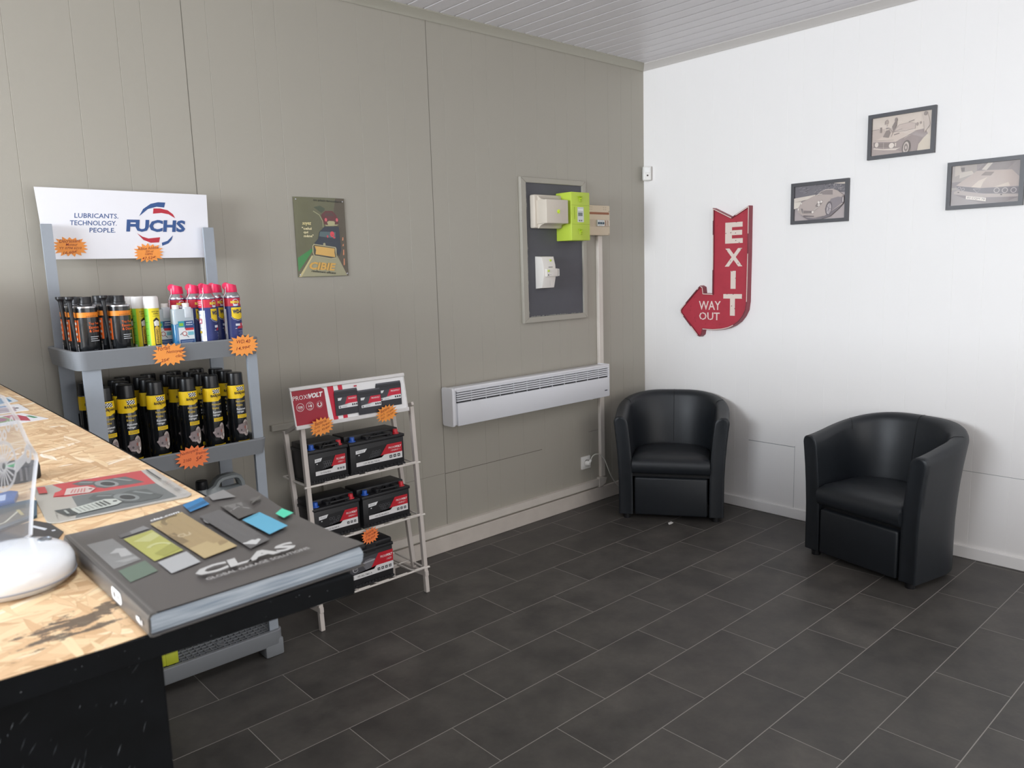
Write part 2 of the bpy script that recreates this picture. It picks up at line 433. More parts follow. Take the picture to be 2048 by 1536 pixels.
struct(grooved_wall('wall_left', GL, XW, 0, gfn, 0, ZC, [M_GREEN, M_SEAM], dark=(-2.823, -1.667), hseams=[(-1.667, -0.96, .413, .003), (-2.4, -1.672, .416, .0012), (-.56, -.4, .45, .0018)]), 'olive grey panelled wall with fine vertical grooves', 'wall')
WL = [.084, .175, .316, .506, .672, .764, .967, 1.053, 1.21, 1.34, 1.51, 1.63, 1.82, 1.95, 2.11, 2.27, 2.40, 2.6, 2.8, 3.0, 3.2, 3.4]
struct(grooved_wall('wall_right', WL, 0, -YR, wfn, 0, ZC, [M_WHITE, M_SEAMW], dark=(1.053,), hseams=[(.764, 1.053, .414, .003), (1.8, 2.3, .43, .0018)]), 'white panelled wall with fine vertical grooves', 'wall')
# ceiling of narrow slats running across the room, open joints between them
pts = []; x = XW; P = 0.0935; x0 = -0.112
k = int((XW - x0) / P) - 1
while x0 + k * P < 0: 
    a = x0 + k * P; pts += [(a - .0045, 0), (a - .0040, .008), (a - .0010, .008), (a + .0085, 0)]; k += 1
    if a > -0.02: break
b = B(); pr = [(XW - .1, 0)] + [p for p in pts if p[0] > XW] + [(.1, 0)]
b.grid([[(u, y, ZC + d) for u, d in pr] for y in (YR - .1, .1)]); 
o = b.build('ceiling', [M_CEIL], smooth=0, fixn=False); struct(o, 'light grey slatted ceiling', 'ceiling')
# cove trims
def cove(name, fn, L, m):
    b = B(); prof = [(0.0, 2.642), (.006, 2.640), (.010, 2.648), (.014, 2.652), (.030, 2.672), (.034, 2.674), (.034, ZC + .001), (0, ZC + .001)]
    b.grid([[fn(0, d, z) for d, z in prof], [fn(L, d, z) for d, z in prof]], close_u=True, caps=True); return b.build(name, m, smooth=30)
struct(cove('trim_1', lambda l, d, z: (-l, -d, z), 7.5, mat('#a8a497', .4, name='cove_grey')), 'grey cove moulding along the olive wall')
struct(cove('trim_2', lambda l, d, z: (-d, -l, z), 5.5, mat('#c9c4c0', .4, name='cove_white')), 'pale cove moulding along the white wall')
# baseboards
b = B(); b.box(-7.5, 0, -.016, .002, 0, .086, .003, 1); struct(b.build('baseboard_left', M_BASE), 'cream skirting board below the olive wall')
b = B(); b.box(-.014, .002, -5.5, 0, 0, .060, .003, 1); struct(b.build('baseboard_right', M_WHITE), 'white skirting board below the white wall')
# corner bead, painted strip low on the wall between rack and battery stand
b = B(); b.box(-2.60, -2.36, -.022, .001, .792, .819, .002, 1); b.box(-2.375, -2.36, -.022, .001, .10, .79, .002, 1); struct(b.build('trim_3', M_GREEN), 'olive painted batten on the wall behind the battery stand')
# rear wall and window wall (behind the camera) with openings
def holed(name, fn, L, H, hx0, hx1, hz0, hz1, m):
    b = B()
    for a0, a1, c0, c1 in ((0, hx0, 0, H), (hx1, L, 0, H), (hx0, hx1, 0, hz0), (hx0, hx1, hz1, H)):
        b.prism([(a0, c0), (a1, c0), (a1, c1), (a0, c1)], fn, 0, .12)
    return b.build(name, m, smooth=0)
fw = lambda u, v, d: (XW - d, -u, v); fr_ = lambda u, v, d: (-u, YR - d, v)
struct(holed('wall_window', fw, 5.5, ZC, .2, 2.6, 1.15, 2.55, M_WHITE), 'white wall with the side shop window', 'wall')
struct(holed('wall_rear', fr_, 7.5, ZC, .8, 5.0, .25, 2.45, M_WHITE), 'white rear wall with the added shopfront window', 'wall')
def window(name, fn, x0, x1, z0, z1, nx, label):
    w = bpy.data.objects.new(name, None); COL.objects.link(w); ORG[w.name] = Vector(); struct(w, label, 'window')
    b = B(); t = .05
    for a0, a1, c0, c1 in [(x0, x1, z0, z0 + t), (x0, x1, z1 - t, z1), (x0, x0 + t, z0 + t, z1 - t), (x1 - t, x1, z0 + t, z1 - t)] + [(x0 + (x1 - x0) * i / nx - .025, x0 + (x1 - x0) * i / nx + .025, z0 + t, z1 - t) for i in range(1, nx)]:
        b.prism([(a0, c0), (a1, c0), (a1, c1), (a0, c1)], fn, .03, .09)
    b.build('window_frame', M_WHPL, w, smooth=0)
    b = B(); b.face([fn(x0, z0, .06), fn(x1, z0, .06), fn(x1, z1, .06), fn(x0, z1, .06)]); b.build('window_pane', M_GLASS, w, smooth=0)
window('window_1', fw, .2, 2.6, 1.15, 2.55, 2, 'side shop window')
window('window_2', fr_, .8, 5.0, .25, 2.45, 4, 'added shopfront window for the rear fill light')

# ================================================================== CABLE TRUNKING, RADIATOR, SOCKET
t = thing('cable_trunking', 'cream cable trunking running down from the fuse panel and left along the skirting', 'cable trunking', (-.44, 0, .1))
b = B(); b.box(-.470, -.430, -.022, 0, .1505, 1.636, .003, 1); b.build('vertical_duct', M_TRIM, t)
b = B(); b.prism([(-5.9, .098), (-.49, .098), (-.46, .104), (-.440, .118), (-.430, .14), (-.470, .14), (-5.9, .142)], lambda u, v, d: (u, -d, v), 0, .022, .002, 1); b.build('horizontal_duct', M_TRIM, t)
b = B(); b.prism([(-.49, .088), (-.455, .092), (-.428, .106), (-.420, .14), (-.46, .150), (-.49, .15)], lambda u, v, d: (u, -d, v), 0, .025, .002, 1); b.build('elbow', M_TRIM, t)

t = thing('wall_radiator', 'long white electric panel radiator with slotted grille on the olive wall', 'radiator', (-1.06, 0, .67))
RX0, RX1, RZ0, RZ1 = -1.672, -.462, .672, .868
b = B(); b.box(RX0 + .012, RX1 - .012, -.085, -.008, RZ0 + .002, RZ1 - .004, .008, 2); b.build('body', mat('#dfe0e4', .35), t)
b = B(); b.box(RX0 + .03, RX1 - .006, -.097, -.084, RZ0, RZ0 + .118, .004, 2); b.build('front_panel', mat('#e6e7ec', .3), t)
b = B(); b.box(RX0 + .016, RX1, -.094, -.080, RZ1 - .016, RZ1 + .001, .004, 2); b.build('top_rail', mat('#ececf0', .3), t)
b = B(); b.box(RX0 + .03, RX1 - .01, -.0862, -.0845, RZ0 + .118, RZ1 - .014); b.build('grille_recess', mat('#34353a', .6), t, smooth=0)
b = B()
for i in range(5):
    z = RZ0 + .126 + i * .0118; b.box(RX0 + .03, RX1 - .008, -.0955, -.086, z, z + .0078, .0015, 1)
for i in range(1, 12):
    x = RX0 + .03 + i * .0985; b.box(x - .0012, x + .0012, -.0905, -.086, RZ0 + .118, RZ1 - .014)
b.build('grille', mat('#e4e5ea', .3), t)
for i, x in enumerate((RX0, RX1 - .014)):
    b = B(); b.prism(rrect(0.004, RZ0 - .002, .094, RZ1 + .001, .012, 4), lambda u, v, d, x=x: (x + d, -u, v), 0, .016 if i == 0 else .013, .002, 1); b.build('end_cap', mat('#eeeef2', .3), t)
Art().rect(-.513, .7085, -.489, .7145, '#4a4e58').build('badge', t, lambda u, v, w: (u, -.0974 - w, v))
b = B(); b.tube([(-.50, -.02, .69), (-.51, -.015, .66), (-.535, -.012, .652), (-.56, -.012, .655), (-.575, -.015, .675)], .0035, 8); b.build('cable', M_WHPL, t)

t = thing('wall_socket', 'white square wall socket low on the olive wall beside the armchair', 'socket', (-.594, 0, .264))
b = B(); b.prism(rrect(-.634, .226, -.555, .305, .004, 3), lambda u, v, d: (u, -d, v), 0, .011, .003, 2); b.build('cover_plate', M_WHPL, t)
b = B(); b.lathe([(.022, 0), (.0205, .002), (.018, .002), (.0175, -.001), (0, -.001)], 24, (-.5945, -.011, .2655), (0, -1, 0)); b.build('outlet', mat('#dcdad6', .35), t)
t = thing('power_cord', 'white plug and cord hanging from the wall socket down behind the armchair', 'power cord', (-.59, -.02, .265))
b = B(); b.lathe([(.016, 0), (.017, .012), (.014, .022), (.009, .028), (0, .029)], 20, (-.5945, -.011, .262), (0, -1, 0)); b.bar((-.592, -.03, .262), (-.577, -.034, .284), .017, .014, (0, 1, 0), .004); b.build('plug', M_WHPL, t)
pts = [(-.578, -.034, .282), (-.565, -.036, .302), (-.54, -.04, .312), (-.505, -.045, .304), (-.47, -.05, .268), (-.445, -.052, .215), (-.42, -.052, .165), (-.39, -.052, .12), (-.35, -.055, .075), (-.30, -.06, .045), (-.24, -.07, .02), (-.18, -.09, .006)]
def smooth_pts(p, n=5):
    p = [Vector(q) for q in p]; out = []
    for i in range(len(p) - 1):
        a, b_, c, d = p[max(i - 1, 0)], p[i], p[i + 1], p[min(i + 2, len(p) - 1)]
        for k in range(n):
            s = k / n; out.append(.5 * ((2 * b_) + (c - a) * s + (2 * a - 5 * b_ + 4 * c - d) * s * s + (3 * b_ - a - 3 * c + d) * s ** 3))
    out.append(p[-1]); return out
b = B(); b.tube(smooth_pts(pts), .0035, 8); b.build('cord', mat('#d9d7cf', .45), t)

# ================================================================== ELECTRICAL BOARD
t = thing('meter_board', 'tall charcoal painted meter board in an olive frame on the wall', 'electrical board', (-.82, 0, 1.15))
b = B()
OX0, OX1, OZ0, OZ1 = -1.09, -.570, 1.153, 1.947; IX0, IX1, IZ0, IZ1 = -1.050, -.600, 1.184, 1.918
for q in ([(OX0, OZ0), (OX1, OZ0), (IX1, IZ0), (IX0, IZ0)], [(OX1, OZ0), (OX1, OZ1), (IX1, IZ1), (IX1, IZ0)], [(OX1, OZ1), (OX0, OZ1), (IX0, IZ1), (IX1, IZ1)], [(OX0, OZ1), (OX0, OZ0), (IX0, IZ0), (IX0, IZ1)]):
    b.prism(q, lambda u, v, d: (u, -d, v), 0, .020, .0025, 1)
b.build('frame', M_GREEN, t)
b = B(); b.box(IX0 - .002, IX1 + .002, -.010, 0, IZ0 - .002, IZ1 + .002); b.build('backboard', mat('#55555b', .6, noise=.05, nscale=8), t)
a = Art()
for i in range(26):
    x = random.uniform(IX0 + .004, IX1 - .03); a.poly([(x, IZ0 + .001), (x + random.uniform(.01, .03), IZ0 + random.uniform(.001, .003)), (x + .012, IZ0 + random.uniform(.003, .008)), (x + .003, IZ0 + .005)], '#8e8f88')
for i in range(30):
    z = random.uniform(IZ0, IZ1 - .03); a.poly([(IX0 + .001, z), (IX0 + random.uniform(.003, .008), z + .008), (IX0 + .003, z + .02), (IX0 + .001, z + .018)], '#82837d')
a.build('paint_edge', t, lambda u, v, w: (u, -.0101 - w, v))

t = thing('fuse_cover_box', 'cream plastic meter cover box with a small green seal on the charcoal board', 'electrical box', (-.93, -.01, 1.68))
CRM = mat('#d3c9bb', .4)
b = B(); b.box(-1.02, -.795, -.052, -.010, 1.672, 1.853, .008, 2); b.build('base_shell', CRM, t)
prof = [(0, 0)]
b = B()
X0, X1 = -1.005, -.835
b.box(X0, X1, -.128, -.045, 1.694, 1.822, .004, 2)
for z, s in ((1.822, 1), (1.694, -1)):
    P_ = [(-.045, z)] + [(-.045 - .05 * math.sin(R_(a)), z + s * .024 * (1 - math.sin(R_(a)) ** 1) * 1.0) for a in range(0, 91, 15)]
    pp = [(-.050, z), (-.050, z + s * .024), (-.058, z + s * .023), (-.066, z + s * .014), (-.078, z + s * .006), (-.10, z + s * .001), (-.10, z)]
    b.prism(pp, lambda u, v, d: (X0 + .008 + d, u, v), 0, X1 - X0 - .016)
b.build('front_hood', CRM, t)
b = B(); b.lathe([(.007, 0), (.0075, .004), (.006, .010), (0, .011)], 16, (-.917, -.128, 1.757), (0, -1, 0)); b.box(-.9185, -.9155, -.142, -.128, 1.747, 1.768, .001, 1); b.build('seal_knob', mat('#bfd53a', .35), t)

t = thing('electricity_meter', 'lime green electricity meter box with a small display', 'electricity meter', (-.77, -.01, 1.6))
LIME = mat('#bdd348', .42)
b = B(); b.box(-.812, -.660, -.130, -.010, 1.602, 1.868, .004, 2); b.build('case', LIME, t)
for z in (1.796, 1.692): b = B(); b.box(-.811, -.661, -.1306, -.129, z - .0006, z + .0006); b.build('case_seam', mat('#8ea51f', .5), t, smooth=0)
for z0 in (1.835, 1.655):
    b = B(); b.box(-.747, -.727, -.134, -.128, z0 - .022, z0 + .012, .002, 1); b.box(-.760, -.732, -.143, -.130, z0 + .004, z0 + .010, .002, 1)
    b.lathe([(.006, 0), (.006, .008), (.003, .010), (0, .010)], 14, (-.741, -.134, z0 - .002), (0, -1, 0)); b.build('latch', mat('#a9c226', .4), t)
a = Art(); a.poly(rrect(-.764, 1.703, -.712, 1.786, .004), '#d5d8d6').rect(-.760, 1.766, -.716, 1.776, '#eceeee').rect(-.758, 1.737, -.722, 1.756, '#7b8480').rect(-.752, 1.708, -.742, 1.716, '#666b6b').rect(-.736, 1.708, -.726, 1.716, '#666b6b')
a.rect(-.758, 1.7625, -.72, 1.7635, '#8c8f90').rect(-.7905, 1.72, -.7865, 1.785, '#9cb41f')
a.build('display', t, lambda u, v, w: (u, -.1303 - w, v))

t = thing('fuse_box', 'beige fuse panel with three breakers right of the lime meter', 'fuse box', (-.5, 0, 1.62))
b = B(); b.box(-.66, -.392, -.050, -.022, 1.636, 1.810, .005, 2); b.box(-.65, -.40, -.024, -.0205, 1.642, 1.803); b.box(-.56, -.41, -.0210, 0, 1.65, 1.79); b.build('housing', mat('#d6c5ab', .4), t)
a = Art(); a.rect(-.60, 1.757, -.400, 1.770, '#9a5f3e').rect(-.60, 1.685, -.400, 1.728, '#cdbba3')
for x in (-.584, -.57, -.556): a.rect(x, 1.686, x + .0012, 1.727, '#a08f78')
for x in (-.575, -.560, -.455, -.437): 
    for z in (1.797, 1.785): a.rect(x, z, x + .010, z + .0022, '#a0917e')
a.ell(-.402, 1.776, .003, .004, '#8a7a66').ell(-.403, 1.643, .003, .003, '#8a7a66')
a.build('faceplate_marks', t, lambda u, v, w: (u, -.0501 - w, v))
for i in range(3):
    x = -.516 + i * .0205
    b = B(); b.box(x, x + .0195, -.060, -.050, 1.689, 1.725, .001, 1); b.build('breaker', mat('#dcdedd', .4), t)
    b = B(); b.box(x + .004, x + .0155, -.066, -.060, 1.700, 1.712, .001, 1); b.build('breaker_switch', mat('#49606f', .4), t)
b = B(); b.box(-.452, -.400, -.056, -.050, 1.690, 1.724, .001, 1); b.m(1).box(-.440, -.436, -.058, -.056, 1.692, 1.722).box(-.420, -.417, -.058, -.056, 1.692, 1.722); b.build('terminal_block', [mat('#d8cdbd', .4), mat('#9a6b4b', .5)], t)

t = thing('main_breaker', 'white main switch unit with green seals low on the charcoal board', 'main switch', (-.94, -.01, 1.34))
b = B(); pf = [(.010, 1.340), (.062, 1.345), (.074, 1.40), (.078, 1.43), (.074, 1.47), (.062, 1.516), (.010, 1.520)]
b.prism(pf, lambda u, v, d: (-.988 + d, -u, v), 0, .096, .003, 2); b.build('case', mat('#e9e4dd', .3), t)
b = B(); b.box(-.975, -.884, -.088, -.070, 1.406, 1.450, .003, 2); b.box(-.892, -.876, -.088, -.074, 1.408, 1.413, .001, 1).box(-.892, -.876, -.088, -.074, 1.443, 1.448, .001, 1).box(-.879, -.874, -.088, -.074, 1.408, 1.448, .001, 1); b.build('switch_lever', mat('#e2ddd6', .3), t)
for x, z in ((-.925, 1.495), (-.962, 1.438)):
    b = B(); b.lathe([(.006, 0), (.006, .007), (0, .008)], 14, (x, -.066 if z > 1.45 else -.087, z), (0, -1, 0)); b.build('seal_knob', mat('#c3d84a', .35), t)
Art().rect(-.950, 1.457, -.918, 1.460, '#55545a').rect(-.965, 1.412, -.957, 1.419, '#3a3a40').rect(-.95, 1.415, -.94, 1.417, '#8a8a8e').rect(-.9415, 1.355, -.940, 1.385, '#b5b0aa').build('faceplate_marks', t, lambda u, v, w: (u, -.0885 - w if 1.4 < v < 1.455 else (-.0785 - w), v))

t = thing('motion_sensor', 'small white motion sensor high in the corner between the walls', 'motion sensor', (-.02, -.03, 2.0))
M0 = Matrix.Translation((-.028, -.045, 0)) @ Matrix.Rotation(R_(-38), 4, 'Z')
b = B(); b.box(-.026, .026, -.018, .018, 1.975, 2.062, .008, 3, M0); b.build('housing', M_WHPL, t)
b = B(); b.box(-.019, .019, -.023, -.016, 2.022, 2.055, .004, 2, M0); b.build('lens', mat('#f4f3f1', .2), t)
b = B(); b.box(-.005, .005, -.0195, -.0178, 2.001, 2.010, 0, 1, M0); b.build('sensor_window', mat('#3b2f2c', .3), t)
b = B(); b.box(-.02, .02, .016, .040, 1.99, 2.05, .002, 1, M0); b.build('bracket', M_WHPL, t)

# ================================================================== EXIT SIGN
t = thing('exit_arrow_sign', 'red metal arrow sign reading EXIT and WAY OUT on the white wall', 'sign', (0, -.62, 1.0))
SU = lambda u, v, d: (-d, -.48 - u, 1.0 + v)
OUT_ = [(.0587, .7605), (.1756, .7024), (.2825, .7571), (.282, .50), (.2785, .2277), (.2727, .182), (.2547, .147), (.2285, .116), (.195, .093), (.160, .078), (.12, .0685), (.0604, .0626), (-.0145, .0640), (-.022, .030), (-.035, .0206), (-.046, .026), (-.166, .157), (-.1686, .1685), (-.164, .180), (-.042, .304), (-.030, .3143), (-.018, .308), (-.0125, .2700), (.0586, .2669), (.0597, .5077)]
RED = mat('#b03040', .5, noise=.06, nscale=14); REDD = mat('#8f3a46', .5, noise=.08, nscale=20)
b = B(); b.prism(OUT_, SU, .003, .030); b.build('panel', RED, t, smooth=30)
def inset(P, d):
    n = len(P); A = sum(P[i][0] * P[(i + 1) % n][1] - P[(i + 1) % n][0] * P[i][1] for i in range(n)); s = 1 if A > 0 else -1; out = []
    for i in range(n):
        p0, p1, p2 = Vector(P[i - 1]), Vector(P[i]), Vector(P[(i + 1) % n])
        e1, e2 = (p1 - p0).normalized(), (p2 - p1).normalized(); n1 = Vector((-e1.y, e1.x)) * s; n2 = Vector((-e2.y, e2.x)) * s
        m_ = n1 + n2; k = d / max(.35, (1 + n1.dot(n2))); q = p1 + m_ * k; out.append((q.x, q.y))
    return out
O0 = inset(OUT_, -.006); O1 = inset(OUT_, .001); O2 = inset(OUT_, -.003)
b = B(); n = len(OUT_)
b.grid([[SU(*O0[i], 0) for i in range(n)], [SU(*O0[i], .040) for i in range(n)], [SU(*O1[i], .040) for i in range(n)], [SU(*O1[i], .028) for i in range(n)]], close_u=True)
b.build('rim', REDD, t, smooth=30)
a = Art(); Oc = inset(OUT_, -.0022)
rs = random.Random(3)
for i in range(n):
    p, q = Vector(Oc[i]), Vector(Oc[(i + 1) % n]); L = (q - p).length; s0 = 0
    while s0 < L - .002:
        l = min(rs.uniform(.03, .09), L - s0); c_ = '#e4d2c8' if rs.random() < .72 else '#5a2f33'
        u0 = p + (q - p) * (s0 / L); u1 = p + (q - p) * ((s0 + l) / L); a.line([tuple(u0), tuple(u1)], .0042 if c_[1] == 'e' else .003, c_); s0 += l
a.build('worn_edge', t, lambda u, v, w: SU(u, v, .0402 + w * .3))
a = Art(); CR = '#e3d3c8'
a.text('E', .1311, .5616, .1189, CR, w=.1143, bold=.045).text('X', .1302, .4297, .1036, CR, w=.1153, bold=.03).text('I', .1698, .3012, .1034, CR, w=.0334, bold=.0).text('T', .1227, .1455, .1257, CR, w=.1227, bold=.035)
for w_, x0, x1, y, h in (('WAY', -.0452, .106, .1767, .0529), ('OUT', -.0428, .1000, .1161, .0460)):
    a.text(w_, x0, y, h, '#e6cfc8', w=x1 - x0, bold=.012)
a.rect(-.0425 + .018, .1150, -.0425 + .0215, .1630, RED).rect(.027, .1150, .0305, .125, RED)
CH = '#7d3a3d'
for u, v in ((.20, .678), (.165, .62), (.196, .617), (.198, .574), (.133, .618), (.22, .562), (.14, .52), (.232, .525), (.165, .46), (.215, .445), (.235, .437), (.175, .400), (.2, .36), (.145, .269), (.186, .268), (.197, .185), (.176, .2), (.245, .252)):
    a.poly([(u, v), (u + .007, v + .001), (u + .006, v + .005), (u + .001, v + .004)], CH)
for u, v in ((-.07, .275), (-.08, .245), (-.105, .19), (-.11, .165), (-.075, .12), (-.07, .10), (-.02, .055), (.0, .085), (.10, .085), (.25, .72), (.075, .66), (.076, .58)):
    a.poly([(u, v), (u + .004, v + .006), (u + .006, v + .014), (u + .002, v + .008)], '#8c2433')
a.build('lettering', t, lambda u, v, w: SU(u, v, .0301 + w))

# ================================================================== FRAMED CAR PHOTOGRAPHS
FRM = mat('#4b4a4e', .4, name='charcoal_frame'); FG = glass_mat('picture_glass', .05)
def picture(y0, z0, label, draw, wd=.312, ht=.2155, tilt=0):
    t = thing('framed_photograph', label, 'picture', (0, -y0 - wd / 2, z0), group=None)
    F = lambda u, v, d: (-d, -y0 - u, z0 + v)
    b = B(); w = .018
    for q in ([(0, 0), (wd, 0), (wd - w, w), (w, w)], [(wd, 0), (wd, ht), (wd - w, ht - w), (wd - w, w)], [(wd, ht), (0, ht), (w, ht - w), (wd - w, ht - w)], [(0, ht), (0, 0), (w, w), (w, ht - w)]):
        b.prism(q, F, 0, .018)
    b.build('frame', FRM, t, smooth=0)
    a = Art(); draw(a); a.build('print', t, lambda u, v, w: F(u, v, .006 + w))
    b = B(); b.face([F(w - .002, w - .002, .0125), F(wd - w + .002, w - .002, .0125), F(wd - w + .002, ht - w + .002, .0125), F(w - .002, ht - w + .002, .0125)]); b.build('glass', FG, t, smooth=0)
    return t
def draw_a(a):   # classic coupe with onlookers
    L_, D_, D2 = '#dccdc0', '#93857f', '#a3938f'
    a.rect(.016, .016, .296, .200, L_).rect(.016, .016, .14, .142, '#c9b8ae').poly([(.016, .016), (.20, .016), (.19, .035), (.13, .045), (.03, .06), (.016, .07)], '#b3a29c')
    a.rect(.016, .1415, .05, .1435, D_)
    a.poly([(.025, .0848), (.13, .0765), (.1733, .0909), (.2238, .1143), (.2639, .1173), (.279, .0884), (.2539, .0688), (.2356, .048), (.2315, .018), (.1801, .0154), (.1318, .036), (.0746, .0362), (.0270, .0545)], D2)
    a.poly([(.0270, .0867), (.0644, .1044), (.1139, .1195), (.2255, .1158), (.1766, .0977), (.1323, .0729)], '#d6c5b9').line([(.03, .0905), (.122, .083)], .0015, D_)
    a.poly([(.1175, .1208), (.1455, .1513), (.192, .155), (.2206, .147), (.2199, .1239), (.1757, .1178)], '#cbbab0').line([(.1175, .1208), (.1455, .1513), (.192, .155), (.2206, .147), (.2199, .1239)], .0016, D_).line([(.1175, .1208), (.1757, .1190), (.2199, .1239)], .0018, D_)
    a.line([(.122, .107), (.148, .112)], .005, D_).line([(.12, .123), (.16, .13)], .002, D_)
    a.poly([(.025, .081), (.1252, .0683), (.1346, .0615), (.1242, .0464), (.027, .0617)], '#8f817c').line([(.074, .078), (.075, .045)], .0012, '#d8c8bd')
    a.ell(.0412, .0704, .009, .0115, '#e3d5ca').ell(.1127, .058, .0125, .0125, '#e8dbd0').rect(.128, .052, .135, .068, '#dccdc2')
    a.poly([(.025, .0512), (.0744, .0399), (.1321, .0343), (.1555, .0444), (.1409, .0424), (.0741, .0454), (.028, .0561)], '#e1d3c8')
    a.ell(.1826, .0405, .020, .034, '#6f645f', rot=-.1).ell(.181, .040, .0135, .027, '#cfc1b8', rot=-.1).ring(.181, .040, .004, .009, '#8c7f79', sy=2).line([(.172, .083), (.185, .092), (.2, .095)], .0015, '#d8c9be')
    a.poly([(.0701, .1036), (.085, .130), (.084, .15), (.09, .158), (.0986, .135), (.106, .12), (.098, .0967)], D_).rect(.078, .146, .098, .152, L_).rect(.078, .133, .098, .138, L_).ell(.088, .171, .008, .011, '#b5a59c').line([(.079, .16), (.08, .176), (.09, .182)], .003, D_)
    a.poly([(.1124, .1463), (.126, .170), (.1353, .168), (.1348, .1456), (.119, .124)], '#8b7d77').ell(.131, .176, .007, .011, D_).line([(.098, .145), (.118, .118), (.11, .10)], .0018, D_).rect(.056, .125, .064, .150, D_)
    a.poly([(.2523, .1813), (.2654, .1968), (.2786, .1717), (.2877, .1326), (.2613, .0963), (.2592, .1447)], '#d0c1b6').ell(.2655, .185, .009, .010, '#9d8f88').line([(.258, .15), (.262, .10), (.285, .128)], .002, '#9d8f88').ell(.229, .142, .005, .008, '#a99a92').ell(.244, .146, .004, .006, '#a99a92')
    a.poly([(.234, .018), (.240, .05), (.26, .075), (.294, .105), (.296, .018)], '#d9cbb9').line([(.19, .158), (.215, .163)], .003, D_)
def draw_b(a):   # modern sports coupe, trees behind
    a.rect(.016, .016, .296, .200, '#b4a7a6').poly([(.016, .200), (.296, .200), (.296, .1475), (.2568, .150), (.1836, .1713), (.1397, .1473), (.016, .1390)], '#736e74')
    r = random.Random(5)
    for i in range(70):
        u = r.uniform(.13, .29); v = r.uniform(.155, .198); a.ell(u, v, r.uniform(.002, .006), r.uniform(.001, .003), r.choice(['#8f898c', '#645f66', '#a69d9d']), n=7)
    for i in range(12):
        u = r.uniform(.04, .09); a.line([(u, .16 + i * .0025), (u + .018, .163 + i * .0025)], .0016, '#9a959a')
    a.poly([(.22, .2), (.296, .2), (.296, .188), (.26, .192)], '#cfc2b6').poly([(.016, .136), (.138, .147), (.13, .13), (.016, .115)], '#d3c8bd').poly([(.016, .115), (.06, .118), (.045, .085), (.016, .08)], '#dcd2c6')
    a.poly([(.0403, .0826), (.059, .1116), (.1286, .1413), (.1567, .1423), (.1709, .1621), (.1928, .1696), (.2293, .1688), (.2567, .1576), (.2788, .1384), (.2896, .1323), (.2874, .0931), (.2241, .0442), (.1877, .0345), (.1318, .0277), (.0743, .0406), (.0428, .0608)], '#b7a9a3')
    a.poly([(.2218, .1192), (.2577, .1265), (.2793, .123), (.2872, .0982), (.2235, .0550), (.20, .04), (.19, .07)], '#8f8689').poly([(.1528, .1462), (.1655, .1591), (.1948, .166), (.2295, .1636), (.2302, .1393)], '#8f8482').line([(.1528, .1462), (.1655, .1605), (.1948, .168), (.23, .1666)], .0018, '#d5cac3').line([(.14, .142), (.16, .1475), (.175, .147)], .002, '#e0d6cd')
    a.poly([(.0549, .0455), (.09, .03), (.14, .022), (.1877, .0328), (.2875, .0914), (.2683, .0704), (.22, .03), (.17, .018), (.10, .0187)], '#7b7377')
    a.ell(.2114, .0713, .018, .036, '#6d6468', rot=-.12).ell(.212, .069, .0125, .028, '#b9afb0', rot=-.12)
    for k in range(5):
        t_ = k * 1.2566; a.line([(.212, .069), (.212 + .011 * math.cos(t_), .069 + .025 * math.sin(t_))], .0025, '#7c7478')
    a.ell(.285, .1104, .006, .020, '#6d6468').ell(.2855, .1104, .0035, .015, '#c5bcba')
    a.poly([(.1377, .0876), (.1539, .1109), (.176, .1161), (.1782, .1054), (.1638, .089), (.1491, .0814)], '#8b807c').ell(.157, .105, .006, .007, '#e6ddd6').ell(.171, .108, .006, .006, '#e6ddd6').ell(.158, .092, .007, .005, '#dbd1ca')
    a.poly([(.0735, .0693), (.1309, .0628), (.1311, .0526), (.0739, .055)], '#857a78').ell(.125, .058, .006, .006, '#e8dfd7').poly([(.0578, .0812), (.0714, .0784), (.0683, .050)], '#857b7b').line([(.056, .08), (.068, .05), (.073, .078)], .002, '#d9cfc9')
    a.poly([(.0742, .0442), (.1335, .0374), (.1317, .033), (.0743, .0387)], '#6d6366').ell(.045, .077, .004, .006, '#e0d7cf').ell(.061, .107, .004, .005, '#e0d7cf').line([(.13, .0655), (.16, .085)], .004, '#cabfb9')
